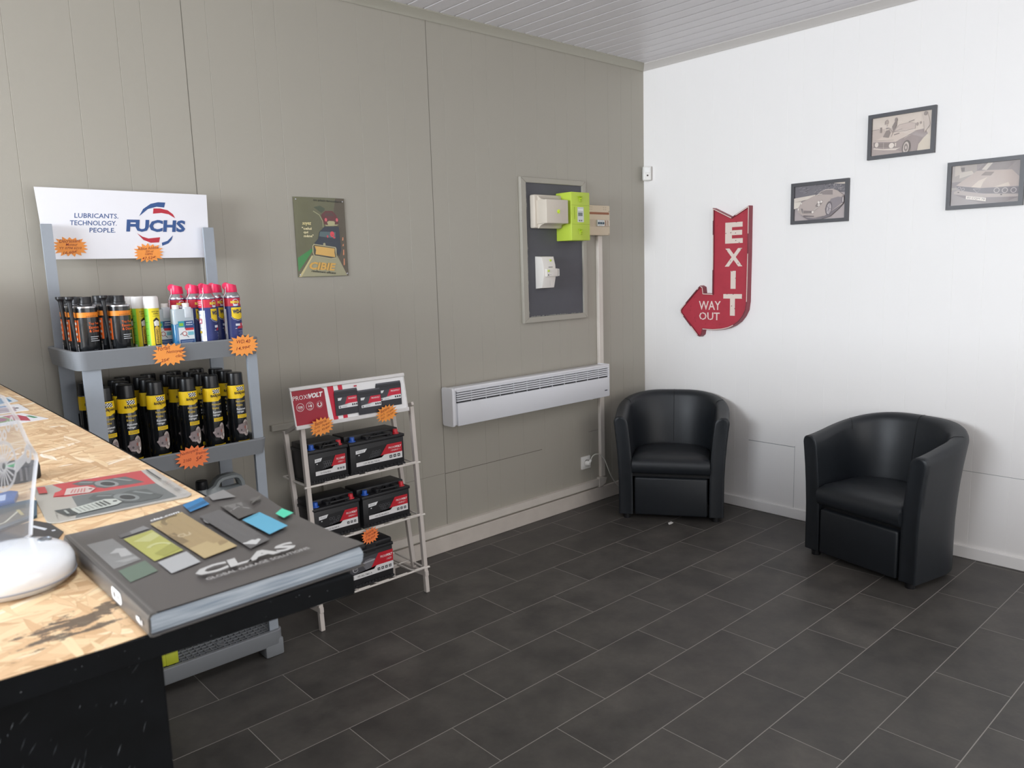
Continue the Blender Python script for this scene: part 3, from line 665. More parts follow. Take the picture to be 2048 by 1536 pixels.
def draw_c(a):   # wedge coupe seen from the front, numberplate
    a.rect(.016, .016, .296, .200, '#9c918f').rect(.016, .09, .12, .200, '#aa9e98').rect(.05, .17, .07, .188, '#7d7371').poly([(.03, .15), (.06, .16), (.05, .2), (.03, .2)], '#c4b8ae').poly([(.05, .14), (.11, .155), (.1, .17), (.05, .165)], '#c8bdb3').poly([(.016, .125), (.1, .125), (.05, .1), (.016, .1)], '#8d8381')
    a.poly([(.1219, .1684), (.1519, .198), (.28, .198), (.2406, .1604), (.185, .1666)], '#8f8584').poly([(.14, .17), (.165, .198), (.185, .196), (.16, .166)], '#cdc2b9')
    a.poly([(.0372, .1091), (.122, .1667), (.2607, .1587), (.296, .12), (.296, .085), (.1861, .0879), (.142, .0886), (.0771, .1)], '#bbaaa2').poly([(.10, .095), (.13, .122), (.165, .135), (.15, .115), (.14, .09)], '#d3c4b7').poly([(.1391, .145), (.1557, .1596), (.1926, .1555), (.1786, .14)], '#8e807b').poly([(.19, .088), (.25, .105), (.258, .088)], '#d0c1b5')
    a.poly([(.0381, .1073), (.0771, .1), (.142, .0886), (.296, .081), (.296, .052), (.1592, .0628), (.0616, .0839), (.0448, .0908)], '#756d72')
    for x, y, r in ((.2056, .0732, .012), (.238, .0702, .012), (.272, .068, .012), (.0519, .0954, .007), (.0678, .0895, .007)): a.ring(x, y, r * .72, r, '#b8aeac')
    a.line([(.1101, .0873), (.1406, .0853), (.1271, .0692), (.1101, .0873)], .002, '#b3a9a8').poly([(.0295, .0798), (.0449, .0872), (.1433, .0643), (.296, .049), (.296, .0385), (.1442, .0468), (.0308, .0708)], '#b3a5a0').ell(.225, .0525, .004, .003, '#5f5756').ell(.049, .0775, .004, .0025, '#5f5756')
    a.poly([(.0309, .069), (.1442, .0468), (.296, .0385), (.2396, .0181), (.1615, .0211), (.0965, .0387)], '#857a7b').poly([(.0824, .0592), (.165, .0433), (.1643, .0281), (.0816, .0444)], '#e3d8ce')
    a.text('83 CQM 78', .0865, .0455, .0100, '#5d5350', w=.074, rot=-11)
picture(1.406, 1.936, 'framed sepia photograph of an old coupe with onlookers, highest of the three', draw_a)
picture(1.006, 1.646, 'framed sepia photograph of a rounded sports car before trees, nearest the exit sign', draw_b)
picture(1.780, 1.665, 'framed sepia photograph of a car front with a numberplate, right above the front armchair', draw_c)

# ================================================================== TIN POSTER
t = thing('tin_poster', 'vintage green road poster of three cars on the olive wall', 'poster', (-2.29, 0, 1.44))
PO = lambda u, v, w: (-2.415 + u, -.004 - w - .005 * (1 - ((u - .12) / .125) ** 2), 1.44 + v)
b = B(); NX = 30
def posh(d): return [[tuple(Vector(PO(-.003 + .2495 * i / NX, .008 + .343 * j / 12, d))) for i in range(NX + 1)] for j in range(13)]
b.grid(posh(0)); b.grid(posh(-.0015)); 
b.build('sheet', mat('#6b6a50', .25, coat=.4), t)
a = Art(.0001)
a.rect(-.002, .009, .2455, .350, mat('#69684e', .22, coat=.5, noise=.12, nscale=6))
PG = lambda h: mat(h, .25, coat=.5)
a.poly([(.19, .009), (.2455, .009), (.2455, .35), (.20, .35), (.185, .28)], PG('#5a5040')).poly([(0, .0909), (.0691, .1309), (.0715, .121), (0, .0322)], PG('#3f8a4a')).poly([(0, .0098), (.0668, .1013), (.1923, .0985), (.2392, .0098)], PG('#a39e7e')).line([(.086, .2923), (.1147, .2762), (.1301, .2483), (.1298, .2229)], .0035, PG('#a19f78')).poly([(0, .009), (.066, .101), (.070, .096), (.012, .009)], PG('#cdbf8c'))
for v0, v1 in ((.055, .085), (.10, .125), (.14, .15), (.165, .18)): a.poly([(.222, v0), (.229, v0 + .001), (.230, v1), (.225, v1)], PG('#d98f68'))
a.poly([(.0888, .3091), (.1208, .3156), (.1423, .305), (.1417, .2965), (.1249, .2849)], PG('#4c5440')).poly([(.1226, .2764), (.1447, .2938), (.1803, .2947), (.1925, .2837), (.2089, .2612), (.2072, .2382), (.1371, .2343)], PG('#643132')).poly([(.1398, .2711), (.1441, .2853), (.1796, .2862), (.1868, .2721)], PG('#583a36')).ell(.1451, .2557, .006, .008, PG('#d9606a')).ell(.201, .2561, .006, .008, PG('#d9606a'))
a.poly([(.1371, .2343), (.155, .232), (.15, .246), (.16, .251), (.185, .250), (.19, .245), (.188, .235), (.208, .236), (.2, .231), (.145, .228)], PG('#b3ad83'))
a.poly([(.0801, .152), (.1005, .1718), (.1092, .2029), (.1365, .2258), (.2081, .2267), (.2139, .123), (.2024, .0959), (.1852, .1175)], PG('#2b3340')).poly([(.1062, .1831), (.1125, .2043), (.1899, .2022), (.1879, .1749)], PG('#53676b')).ell(.1722, .1929, .011, .0125, PG('#df4350')).ell(.148, .183, .004, .006, PG('#c94a55')).line([(.168, .19), (.173, .188), (.178, .191)], .0015, PG('#5a2a30')).ell(.181, .178, .006, .004, PG('#c94a55'))
a.poly([(.070, .1416), (.078, .1506), (.1851, .1361), (.1893, .1284), (.1863, .0864), (.1583, .083), (.076, .0984), (.0692, .1126)], PG('#b9b08a')).poly([(.075, .1416), (.081, .1466), (.182, .1325), (.1843, .0904), (.1583, .087), (.078, .101), (.074, .1126)], PG('#4d4a3c')).poly([(.0809, .1422), (.1799, .1298), (.1775, .112), (.1801, .0915), (.0830, .1055), (.087, .124)], PG('#dcae5c')).ell(.129, .148, .006, .007, PG('#a9a27f'))
a.text('CIBIE', .049, .040, .034, PG('#dba94e'), w=.130, it=.2, bold=.04, rot=-4).text('réellement efficace', .058, .0290, .010, PG('#38382e'), w=.12, it=.2, bold=.02, rot=-6).text('soyez', .0304, .228, .0155, PG('#e8d9a0'), w=.042, it=.2, bold=.02).text('"celui', .0264, .211, .012, PG('#e8dcb0'), w=.046, bold=.03).text('qui', .0329, .193, .013, PG('#e8dcb0'), w=.022, bold=.03).text('mène"', .0332, .179, .012, PG('#e8dcb0'), w=.046, bold=.03).text('en plein brouillard', .0883, .334, .010, PG('#33342a'), w=.140, bold=.02, rot=-2)
a.build('printed_face', t, lambda u, v, w: PO(u, v, w + .0004), cut=.008)
b = B()
for u, v in ((.008, .341), (.235, .337), (.006, .018), (.238, .018)): b.lathe([(.0035, 0), (.003, .0015), (0, .002)], 12, (-2.415 + u, -.0065, 1.44 + v), (0, -1, 0))
b.build('rivets', M_METAL, t)

# ================================================================== ARMCHAIRS
def armchair(loc, rotz, label):
    t = thing('tub_armchair', label, 'armchair', loc, rotz, 'black tub armchairs')
    HW, ST, = .294, .20            # half width at the floor, straight arm length
    def path(s, half, depth):      # plan curve from front left round the back to front right, s 0..1
        arc_b = depth - ST
        L1 = ST; L2 = math.pi * (half + arc_b) / 2; T = 2 * L1 + L2; d = s * T
        if d <= L1: return Vector((-half, d, 0))
        if d >= L1 + L2: return Vector((half, T - d, 0))
        a = math.pi * (d - L1) / L2; e = 0.86
        cx = -math.copysign(abs(math.cos(a)) ** e, math.cos(a)); sy = math.sin(a) ** e
        return Vector((half * cx, ST + arc_b * sy, 0))
    def top_h(s):
        q = 1 - abs(2 * s - 1)
        x = min(1, max(0, q / .9)); return .600 + .088 * (x * x * (3 - 2 * x)) ** .8
    NS = 56; rows = []
    ss = [0.0, .004, .012] + [.012 + (.976) * i / NS for i in range(1, NS)] + [.988, .996, 1.0]
    for s in ss:
        endk = 1.0
        if s < .012: endk = (0, .55, 1)[0 if s == 0 else 1] if s < .012 else 1
        if s > .988: endk = (0, .55, 1)[0 if s == 1 else 1]
        h = top_h(s) - .012 * (1 - endk); th = .070 if True else 0
        rd = .014 * (1 - endk)
        def P(z, inner):
            f = max(0, (z - .20) / .45); fl = .038 * f ** 1.8
            th_b = .080 - .002 * f
            half = HW + fl - (th_b if inner else 0) + (rd if inner else -rd)
            dep = .462 + fl * 1.3 - (th_b if inner else 0) + (rd if inner else -rd)
            p = path(s, half, dep); p.z = z; return p
        r = []
        RND = ((.034, 0), (.020, .0035), (.009, .010), (.0025, .019))
        for z in (.030, .05, .15, .26, .36, .45, .52): r.append(P(z, False))
        for dz, ins in RND: p_, q_ = P(h - dz, False), P(h - dz, True); r.append(p_.lerp(q_, ins / .078))
        o_, i_ = P(h, False), P(h, True)
        for k in (.36, .5, .64): r.append(o_.lerp(i_, k))
        for dz, ins in RND[::-1]: p_, q_ = P(h - dz, True), P(h - dz, False); r.append(p_.lerp(q_, ins / .078))
        for z in (.52, .45, .36, .26, .15, .05, .030): r.append(P(z, True))
        for q in r: q.y += .012 * (1 - endk) if True else 0
        rows.append(r)
    b = B(); b.grid(rows, close_u=True, caps=True); b.build('shell', M_LEATHER, t, smooth=50, local=True)
    # seat: inner plan outline
    pl = []
    for i in range(33):
        s = i / 32; p = path(s, HW - .072, .462 - .066); pl.append((p.x, p.y))
    half = HW - .072
    out = [(-half, -.012)] + pl[0:1] + pl[1:-1] + pl[-1:] + [(half, -.012)]
    pts2 = [(-half + .006, -.006)] + [(x, y) for x, y in pl[1:-1]] + [(half - .006, -.006)]
    b = B()
    def ring(z, ins, front):
        r = []
        cx, cy = 0, .2
        for i, (x, y) in enumerate(pts2):
            k = 1 - ins / .25; xx = x * k; yy = cy + (y - cy) * k
            r.append((xx, yy, z))
        # front edge, several points
        fx = [pts2[-1][0] * (1 - 2 * j / 8) * (1 - ins / .25) for j in range(1, 8)]
        for x in fx: r.append((x, front, z))
        r[0] = (r[0][0], front, z); r[len(pts2) - 1] = (r[len(pts2) - 1][0], front, z)
        return r
    rows = [ring(.272, .004, .018), ring(.276, 0, .004), ring(.290, 0, -.008), ring(.315, 0, -.014), ring(.340, 0, -.010), ring(.357, .004, .004), ring(.368, .014, .024), ring(.376, .04, .055), ring(.383, .09, .10), ring(.386, .15, .15)]
    b.grid(rows, close_u=True, caps=True); b.build('seat_cushion', M_LEATHER, t, smooth=60, local=True)
    b = B(); b.box(-.204, .204, .004, .40, .030, .252, .010, 3); b.build('front_block', M_LEATHER, t, local=True)
    b = B(); b.box(-.215, .215, .035, .42, .25, .30); b.build('seat_base', M_SEAMBLK, t, local=True)
    for s, nm in ((.5, 'seam'), (.235, 'seam'), (.765, 'seam')):
        pts = []; h = top_h(s)
        zs = [(.385, True), (.45, True), (.52, True), (.58, True), (h - .034, True)] if s == .5 else [(h - .045, True), (h - .034, True)]
        def PP(z, inner, grow):
            f = max(0, (z - .20) / .45); fl = .036 * f ** 1.8; th_b = .080 - .002 * f
            half = HW + fl - (th_b + grow if inner else -grow); dep = .462 + fl * 1.3 - (th_b + grow if inner else -grow); p = path(s, half, dep); p.z = z; return p
        pts = [PP(z, True, .0002) for z, _ in zs] + [PP(h - .008, True, 0).lerp(PP(h - .008, False, 0), .14), PP(h, True, 0).lerp(PP(h, False, 0), .3) + Vector((0, 0, .0005)), PP(h, True, 0).lerp(PP(h, False, 0), .7) + Vector((0, 0, .0005)), PP(h - .008, True, 0).lerp(PP(h - .008, False, 0), .86)] + [PP(h - .034, False, .0002)] + ([PP(.3, False, .0002), PP(.05, False, .0002)] if s == .5 else [])
        b = B(); b.tube(pts, .0011, 6); b.build('seam', M_SEAMBLK, t, local=True)
    for x, y in ((-.25, .045), (.25, .045), (-.15, .42), (.15, .42)):
        b = B(); b.lathe([(.022, 0), (.024, .032)], 16, (x, y, 0)); b.build('foot', M_BLKPL, t, local=True)
    return t
a1 = Vector((-.670, -.348)); b1 = Vector((-.3635, -.814)); d = (b1 - a1)
armchair(((a1.x + b1.x) / 2, (a1.y + b1.y) / 2, 0), math.atan2(d.y, d.x), 'black leather tub armchair in the corner beside the wall socket')
a2 = Vector((-.4714, -1.3665)); b2 = Vector((-.5928, -1.9116)); d = (b2 - a2)
armchair(((a2.x + b2.x) / 2, (a2.y + b2.y) / 2, 0), math.atan2(d.y, d.x), 'black leather tub armchair nearer the viewer, standing against the white wall')
b = B(); b.prism([(-.020, -.008), (.012, -.014), (.018, .004), (-.004, .010)], lambda u, v, d: (-.548 + u, -.600 + v, d + .003 * u / .02), .001, .004); tag(b.build('paper_scrap', M_WHPL, org=(-.548, -.6, .001)), 'small white paper scrap on the floor under the corner armchair', 'paper')

# ================================================================== PLASTIC RACK
t = thing('plastic_shelf_rack', 'grey plastic shelving rack with a white header board, filled with bottles and spray cans', 'shelf rack', (-3.1, -.22, 0))
KX0, KX1, KY0, KY1 = -3.415, -2.800, -.425, -.040
def tray(zt, h, floor_dz, name='tray'):
    b = B(); n = 6
    o = rrect(KX0, KY0, KX1, KY1, .035, n); i1 = rrect(KX0 + .014, KY0 + .014, KX1 - .014, KY1 - .014, .024, n); ob = rrect(KX0 + .008, KY0 + .008, KX1 - .008, KY1 - .008, .030, n)
    rows = [[(x, y, zt - h) for x, y in ob], [(x, y, zt - .004) for x, y in o], [(x, y, zt) for x, y in rrect(KX0 + .003, KY0 + .003, KX1 - .003, KY1 - .003, .033, n)],
            [(x, y, zt) for x, y in rrect(KX0 + .011, KY0 + .011, KX1 - .011, KY1 - .011, .027, n)], [(x, y, zt - .004) for x, y in i1], [(x, y, zt - floor_dz) for x, y in i1]]
    b.grid(rows, close_u=True, caps=True); return b.build(name, M_GREYPL2, t)
tray(1.238, .062, .036); tray(.862, .058, .050); tray(.500, .058, .045)
# base tray: open grid floor on blocks
b = B(); n = 6; ZB = .104
o = rrect(KX0, KY0, KX1, KY1, .03, n)
rr_ = lambda e, r, z: [(x, y, z) for x, y in rrect(KX0 + e, KY0 + e, KX1 - e, KY1 - e, r, n)]
b.grid([rr_(.003, .03, .045), rr_(0, .03, .05), rr_(0, .03, ZB - .003), rr_(.003, .028, ZB), rr_(.016, .016, ZB), rr_(.019, .014, ZB - .003), rr_(.020, .014, .045), rr_(.003, .03, .045)], close_u=True)
for x in (KX0 + .001, KX1 - .076):
    for y in (KY0 + .001, KY1 - .081): b.box(x, x + .075, y, y + .08, 0, .07, .008, 2)
b.build('base_tray', M_GREYPL2, t)
b = B()
nx, ny = 26, 15
for i in range(nx + 1): x = KX0 + .02 + (KX1 - KX0 - .04) * i / nx; b.box(x - .0018, x + .0018, KY0 + .015, KY1 - .015, .088, .098)
for j in range(ny + 1): y = KY0 + .02 + (KY1 - KY0 - .04) * j / ny; b.box(KX0 + .015, KX1 - .015, y - .0018, y + .0018, .0885, .0985)
for x, y in ((-3.19, -.36), (-3.02, -.36), (-3.19, -.2), (-3.02, -.2)): b.lathe([(.016, .088), (.016, .0995), (.010, .0995), (.010, .088)], 16, (x, y, 0))
b.build('base_grid', M_GREYPL2, t, smooth=0)
def post(x0, x1, y0, y1, z0, z1, nm='post', fl=.006):
    b = B(); b.prism([(x0, y0), (x1, y0), (x1, y0 + .010), (x1 - fl, y1), (x0 + fl, y1), (x0, y0 + .010)], lambda u, v, d: (u, v, d), z0, z1, .0015, 1); return b.build(nm, M_GREYPL, t)
for z0, z1 in ((.09, .455), (.45, .812), (.81, 1.178)):
    post(-3.392, -3.338, -.408, -.378, z0, z1); post(-2.848, -2.812, -.408, -.378, z0, z1)
    post(-3.392, -3.345, -.090, -.060, z0, z1); post(-2.862, -2.812, -.090, -.060, z0, z1)
post(-3.400, -3.366, -.110, -.074, 1.20, 1.655); post(-2.852, -2.812, -.105, -.078, 1.20, 1.650)
# header board, leaning a touch forward
HB = lambda u, v, d: (-3.395 + u * 1.008, -.052 - .08 * v - d, 1.538 + v * 1.008)
b = B(); b.prism([(0.012, -.001), (.574, -.001), (.574, .236), (-.004, .240)], HB, 0, .004); hb = b.build('header_board', mat('#eeeef4', .22), t, smooth=0)
a = Art(); BL, RDD = '#2f5590', '#c0263a'
a.text('LUBRICANTS.', .1095, .1405, .0165, BL, w=.142, it=.1, bold=.012).text('TECHNOLOGY.', .0945, .1155, .0165, BL, w=.150, it=.1, bold=.012).text('PEOPLE.', .1530, .0910, .0165, BL, w=.0850, it=.1, bold=.012)
a.poly([(.3232, .1508), (.3384, .1767), (.3659, .1959), (.3924, .2026), (.4186, .2021), (.4134, .1841), (.3865, .186), (.3555, .1771)], BL).poly([(.3719, .1607), (.3749, .1797), (.399, .1802), (.4249, .1746), (.4435, .1603), (.4511, .1456), (.4279, .1599), (.4019, .1641)], RDD)
a.poly([(.311, .0896), (.3289, .0773), (.3497, .0708), (.3914, .0754), (.3865, .0565), (.3568, .0552), (.332, .0654)], RDD).poly([(.4386, .0824), (.4166, .0619), (.3961, .0551), (.3972, .0439), (.4202, .0529), (.4326, .0665)], BL)
a.text('FUCHS', .2745, .0945, .0440, BL, w=.212, it=.1, bold=.045)
a.build('logo_print', hb, lambda u, v, w: HB(u, v, .0041 + w))

# ------------------------------------------------------------------ price stars
def star(px, pz, y, w, h, lines, label, rot=0, lean=0.0, seed=1, c='#ffa048', ty=None, face=0.0):
    K = 1.58; w *= K; h *= K; lines = [(q[0], q[1] * K, q[2] * K, q[3] * K, q[4] * K, q[5]) for q in lines]
    r = random.Random(seed); P = []; n = 17
    for i in range(n * 2):
        a = 2 * math.pi * i / (2 * n) + .1; k = (1.0 + r.uniform(-.05, .05)) if i % 2 == 0 else (.73 + r.uniform(-.03, .03))
        sq = 1 / max(abs(math.cos(a)) ** 2.6 + abs(math.sin(a)) ** 2.6, .01) ** (1 / 2.6)
        P.append((w / 2 * k * sq * math.cos(a) * .97, h / 2 * k * sq * math.sin(a) * .97))
    M0 = Matrix.Translation((px, y, pz)) @ Matrix.Rotation(R_(rot), 4, 'Y') @ Matrix.Rotation(R_(face), 4, 'Z')
    F = lambda u, v, d: tuple(M0 @ Vector((u, -d + lean * v, v)))
    t = thing('price_tag', label, 'price tag', (px, y, pz), 0, 'orange star price tags')
    b = B(); b.prism(P, F, 0, .0012); b.build('card', mat(c, .55, noise=.03, nscale=60), t, smooth=0)
    a = Art(.00008)
    for s_, x, z, hh, ww, rr in lines: a.text(s_, x, z, hh, '#8c1a0c', w=ww, it=.25, rot=rr, al='C', bold=.006)
    a.build('handwriting', t, lambda u, v, d: F(u, v, .0013 + d))
    return t
star(-3.306, 1.580, -.0605, .074, .044, [('Décrassant', 0, .009, .0075, .042, 2), ('Moteur', .003, .002, .0055, .024, 0), ('YY 0794 6210', 0, -.0055, .0050, .044, 0), ('16,60€', -.001, -.016, .0070, .029, 4)], 'orange star price tag at the left end of the white header board', 0, -.08, 3)
star(-3.046, 1.556, -.0590, .070, .045, [('Adblue Additive', 0, .008, .0065, .048, 3), ('250 ml', .002, .0015, .0050, .018, 0), ('10895', 0, -.005, .0050, .018, 0), ('47,52€', 0, -.0155, .0075, .032, 3)], 'orange star price tag at the lower middle of the white header board', -1, -.08, 5)
star(-3.128, 1.205, -.4285, .074, .052, [('Forfait', -.010, .010, .009, .026, 5), ('Nettoyage', .012, .001, .008, .036, 2), ('clim', .020, -.008, .006, .016, -4), ('25€', -.010, -.015, .007, .018, 3)], 'orange star price tag in the middle of the top tray edge', 0, 0, 7)
star(-2.868, 1.212, -.4285, .074, .052, [('WD.40', 0, .005, .0085, .032, -2), ('14,99€', -.001, -.010, .0085, .034, 2)], 'orange star price tag at the right end of the top tray edge', 0, 0, 9)
star(-3.083, .839, -.4285, .078, .055, [('Nettoyant', -.006, .008, .0085, .040, 8), ('freins', .018, .004, .0065, .022, 2), ('2160', -.013, -.008, .0065, .018, 2), ('5€', .014, -.010, .010, .016, 4)], 'redder orange star price tag on the middle tray edge below the black cans', 0, 0, 11, c='#ff8448')

# ------------------------------------------------------------------ bottles and spray cans
DARK = mat('#17191c', .22, coat=.5, name='gloss_black_tin')
def place(proto, spots):
    first = True
    for (x, y, z, rz, label) in spots:
        if first:
            proto.location = (x, y, z); proto.rotation_euler = (0, 0, R_(rz)); proto['label'] = label; first = False
        else: dup(proto, (x, y, z), R_(rz), label)
# black brake cleaner cans, yellow band
t = thing('brake_cleaner_can', '', 'spray can', group='black brake cleaner spray cans on the middle shelf')
BR = .0305
b = B(); b.lathe([(BR - .001, 0), (BR, .003), (BR, .250), (BR - .001, .253), (BR - .003, .255), (0, .255)], 32); b.build('can_body', DARK, t, local=True)
b = B(); b.lathe([(.0275, .250), (.0275, .256), (.0268, .288), (.0262, .2955), (.0245, .2975), (.0, .2975)], 32); b.build('cap', mat('#141416', .3, name='black_cap'), t, local=True)
a = Art(.00009); YL = '#f0c818'
a.poly([(-.058, .204), (.010, .204), (.018, .209), (.058, .214), (.058, .252), (-.058, .252)], YL)
for i in range(6):
    for j in range(4):
        x = -.008 + i * .0042 + (j - 2) * -.0006; z = .2315 + j * .0036 + math.sin(i * 1.1) * .0008 + i * .0004
        wv = 1
        a.poly([(x, z), (x + .0042, z + .0003), (x + .0038, z + .0038), (x - .0004, z + .0035)], '#f4f4f4' if (i + j) % 2 else '#15151a')
a.line([(-.010, .249), (.006, .216)], .0012, '#2a2010')
a.text('BARDAHL', -.016, .2205, .0085, '#2b2116', w=.046, bold=.03)
a.text('Nettoyant', -.014, .188, .0095, '#d9b94a', w=.034, bold=.02).text('freins', -.014, .176, .0080, '#d9b94a', w=.022, bold=.02)
a.text('Remmen', -.013, .161, .0080, '#e8e8ea', w=.031, bold=.02).text('reiniger', -.013, .149, .0095, '#e8e8ea', w=.025, bold=.02)
a.rect(-.012, .131, .024, .144, YL).rect(-.008, .139, .020, .1405, '#5e4d12').rect(-.008, .1345, .016, .136, '#5e4d12')
a.ell(.014, .093, .013, .031, '#b9aca6').ell(.016, .093, .009, .023, '#8a7a76').ell(.018, .093, .004, .009, '#c6bcb6').ell(.020, .078, .0035, .006, '#eae4de')
a.poly([(-.016, .088), (-.012, .105), (.004, .111), (.012, .104), (.010, .082), (.002, .070), (-.010, .074)], '#8b7d7e').line([(-.012, .107), (.010, .112)], .0022, '#5e5456').poly([(-.018, .094), (-.010, .097), (-.011, .089), (-.018, .088)], '#a79a99').ell(-.003, .086, .003, .004, '#4e4648').line([(-.008, .078), (.006, .074)], .0016, '#cbbfba').ell(.010, .095, .003, .006, '#9b5d52')
a.rect(-.016, .034, .036, .046, YL).text('500 ml', -.012, .0365, .006, '#2b2116', w=.022, bold=.02)
a.rect(-.052, .030, -.044, .15, '#2c2c30').rect(-.075, .05, -.058, .19, '#3a3a3e')
a.build('label', t, cyl_map(BR + .0002), cut=.004, local=True)
rows = [(-.355, (-3.328, -3.257, -3.164, -3.056, -2.971, -2.882), 'front row'), (-.262, (-3.325, -3.245, -3.158, -3.058, -2.972, -2.878), 'second row'), (-.167, (-3.33, -3.235, -3.151, -3.057, -2.973, -2.876), 'third row'), (-.1, (-3.30, -3.195, -3.105, -3.012, -2.925), 'back row')]
spots = []; rr = random.Random(11); ordn = ['leftmost', 'second from left', 'third from left', 'third from right', 'second from right', 'rightmost']; ord5 = ['leftmost', 'second from left', 'middle one', 'second from right', 'rightmost']
for y, xs, nm in rows:
    for i, x in enumerate(xs):
        spots.append((x, y + (rr.uniform(-.004, .004) if nm[0] != 'b' else .0), .8125, rr.uniform(-4, 6) if nm[0] == 'f' else rr.uniform(-9, 9), 'yellow-banded black can, %s of the %s, middle shelf' % ((ordn if len(xs) == 6 else ord5)[i], nm)))
place(t, spots)
# blue and yellow lubricant sprays with pink nozzle heads
t = thing('lubricant_spray_can', '', 'spray can', group='blue lubricant spray cans on the top shelf')
WR = .0295; b = B(); b.lathe([(WR - .001, 0), (WR, .003), (WR, .183)], 32); b.build('can_body', mat('#23306e', .25, coat=.4, name='blue_tin'), t, local=True)
b = B(); b.lathe([(WR + .0004, .1815), (WR + .0004, .185), (WR - .002, .190), (.022, .199), (.020, .202), (0, .202)], 32); b.build('metal_shoulder', M_METAL, t, local=True)
PK = mat('#e8255a', .35, name='pink_plastic')
b = B(); b.lathe([(.0215, .200), (.0225, .203), (.0205, .224), (.0195, .229)], 28)
for v in b.bm.verts:
    if v.co.z > .215: v.co.z += -v.co.x * .22
b.lathe([(.0125, -.004), (.0135, 0), (.0125, .004)], 22, (-.018, -.004, .2225), (-.35, -1, .0)); b.build('spray_head', PK, t, local=True)
b = B(); b.tube([(-.020, -.006, .222), (-.0225, -.010, .200), (-.0315, -.010, .183), (-.0325, -.009, .05)], .0013, 6); b.box(-.014, .016, -.005, .006, .224, .2275, .001, 1); b.build('straw', mat('#dfdfe2', .4), t, local=True)
a = Art(.00009)
a.rect(-.090, .150, .090, .179, '#c8203a').rect(-.090, .0, .094, .150, '#23306e').rect(-.066, .002, -.0330, .140, '#eef0f3').rect(-.064, .150, -.0300, .179, '#cf2440')
a.ring(.004, .1645, .0090, .0115, '#cfd6e8').text('REPAIR', -.0135, .1600, .0090, '#f6e14a', w=.034, bold=.05).ell(.004, .1535, .010, .0035, '#dce6f4').rect(.024, .156, .034, .169, '#d9b8c0')
a.rect(-.060, .170, -.038, .1715, '#f2dfe3').rect(-.060, .164, -.040, .1655, '#f2dfe3').rect(-.060, .158, -.044, .1595, '#f2dfe3')
a.poly([(-.013, .145), (-.013, .113), (-.006, .106), (.008, .101), (.022, .103), (.034, .110), (.036, .145)], '#f2cf1f').line([(-.015, .113), (-.008, .103), (.008, .097), (.024, .100), (.036, .108)], .0012, '#cdd3e6').text('WD-40', -.009, .1225, .0155, '#1c2350', w=.042, bold=.06)
a.rect(-.002, .078, .040, .086, '#dfe3ee').ell(.021, .0825, .006, .006, '#c8304a').poly([(.002, .068), (.008, .077), (.034, .077), (.038, .068)], '#b9233d').rect(-.004, .068, .002, .0695, '#dfe3ee')
for i in range(6): a.rect(.006 + (i % 2) * .004, .058 - i * .0055, .036, .0592 - i * .0055, '#aab2d6')
for i in range(7): a.rect(-.060, .126 - i * .0155 - .002, -.046 - (i % 3) * .002, .1275 - i * .0155 - .002, '#7d92c4' if i % 2 else '#3f5fae')
a.poly([(-.060, .094), (-.045, .094), (-.045, .112), (-.060, .112)], '#c9707c').poly([(-.058, .097), (-.047, .099), (-.050, .108)], '#f2f2f2').rect(-.058, .060, -.048, .068, '#d8b62b')
for i in range(3): a.rect(-.004, .022 - i * .006, .036, .0232 - i * .006, '#aab2d6')
a.build('label', t, cyl_map(WR + .0002), cut=.004, local=True)
TZ = 1.203
place(t, [(-2.960, -.357, TZ, 25, 'blue spray can with pink head, foremost, its white side panel showing'), (-2.864, -.345, TZ, -4, 'blue spray can with pink head, rightmost of the cluster on the top shelf'),
          (-2.892, -.275, TZ, 12, 'blue spray can with pink head, half hidden between the two foremost ones'), (-2.978, -.290, TZ, 8, 'blue spray can with pink head, right behind the clear dosing bottle'),
          (-3.022, -.245, TZ, 0, 'blue spray can with pink head, leftmost of the cluster on the top shelf'), (-2.900, -.205, TZ, 0, 'blue spray can with pink head, rearmost and almost hidden in the cluster')])
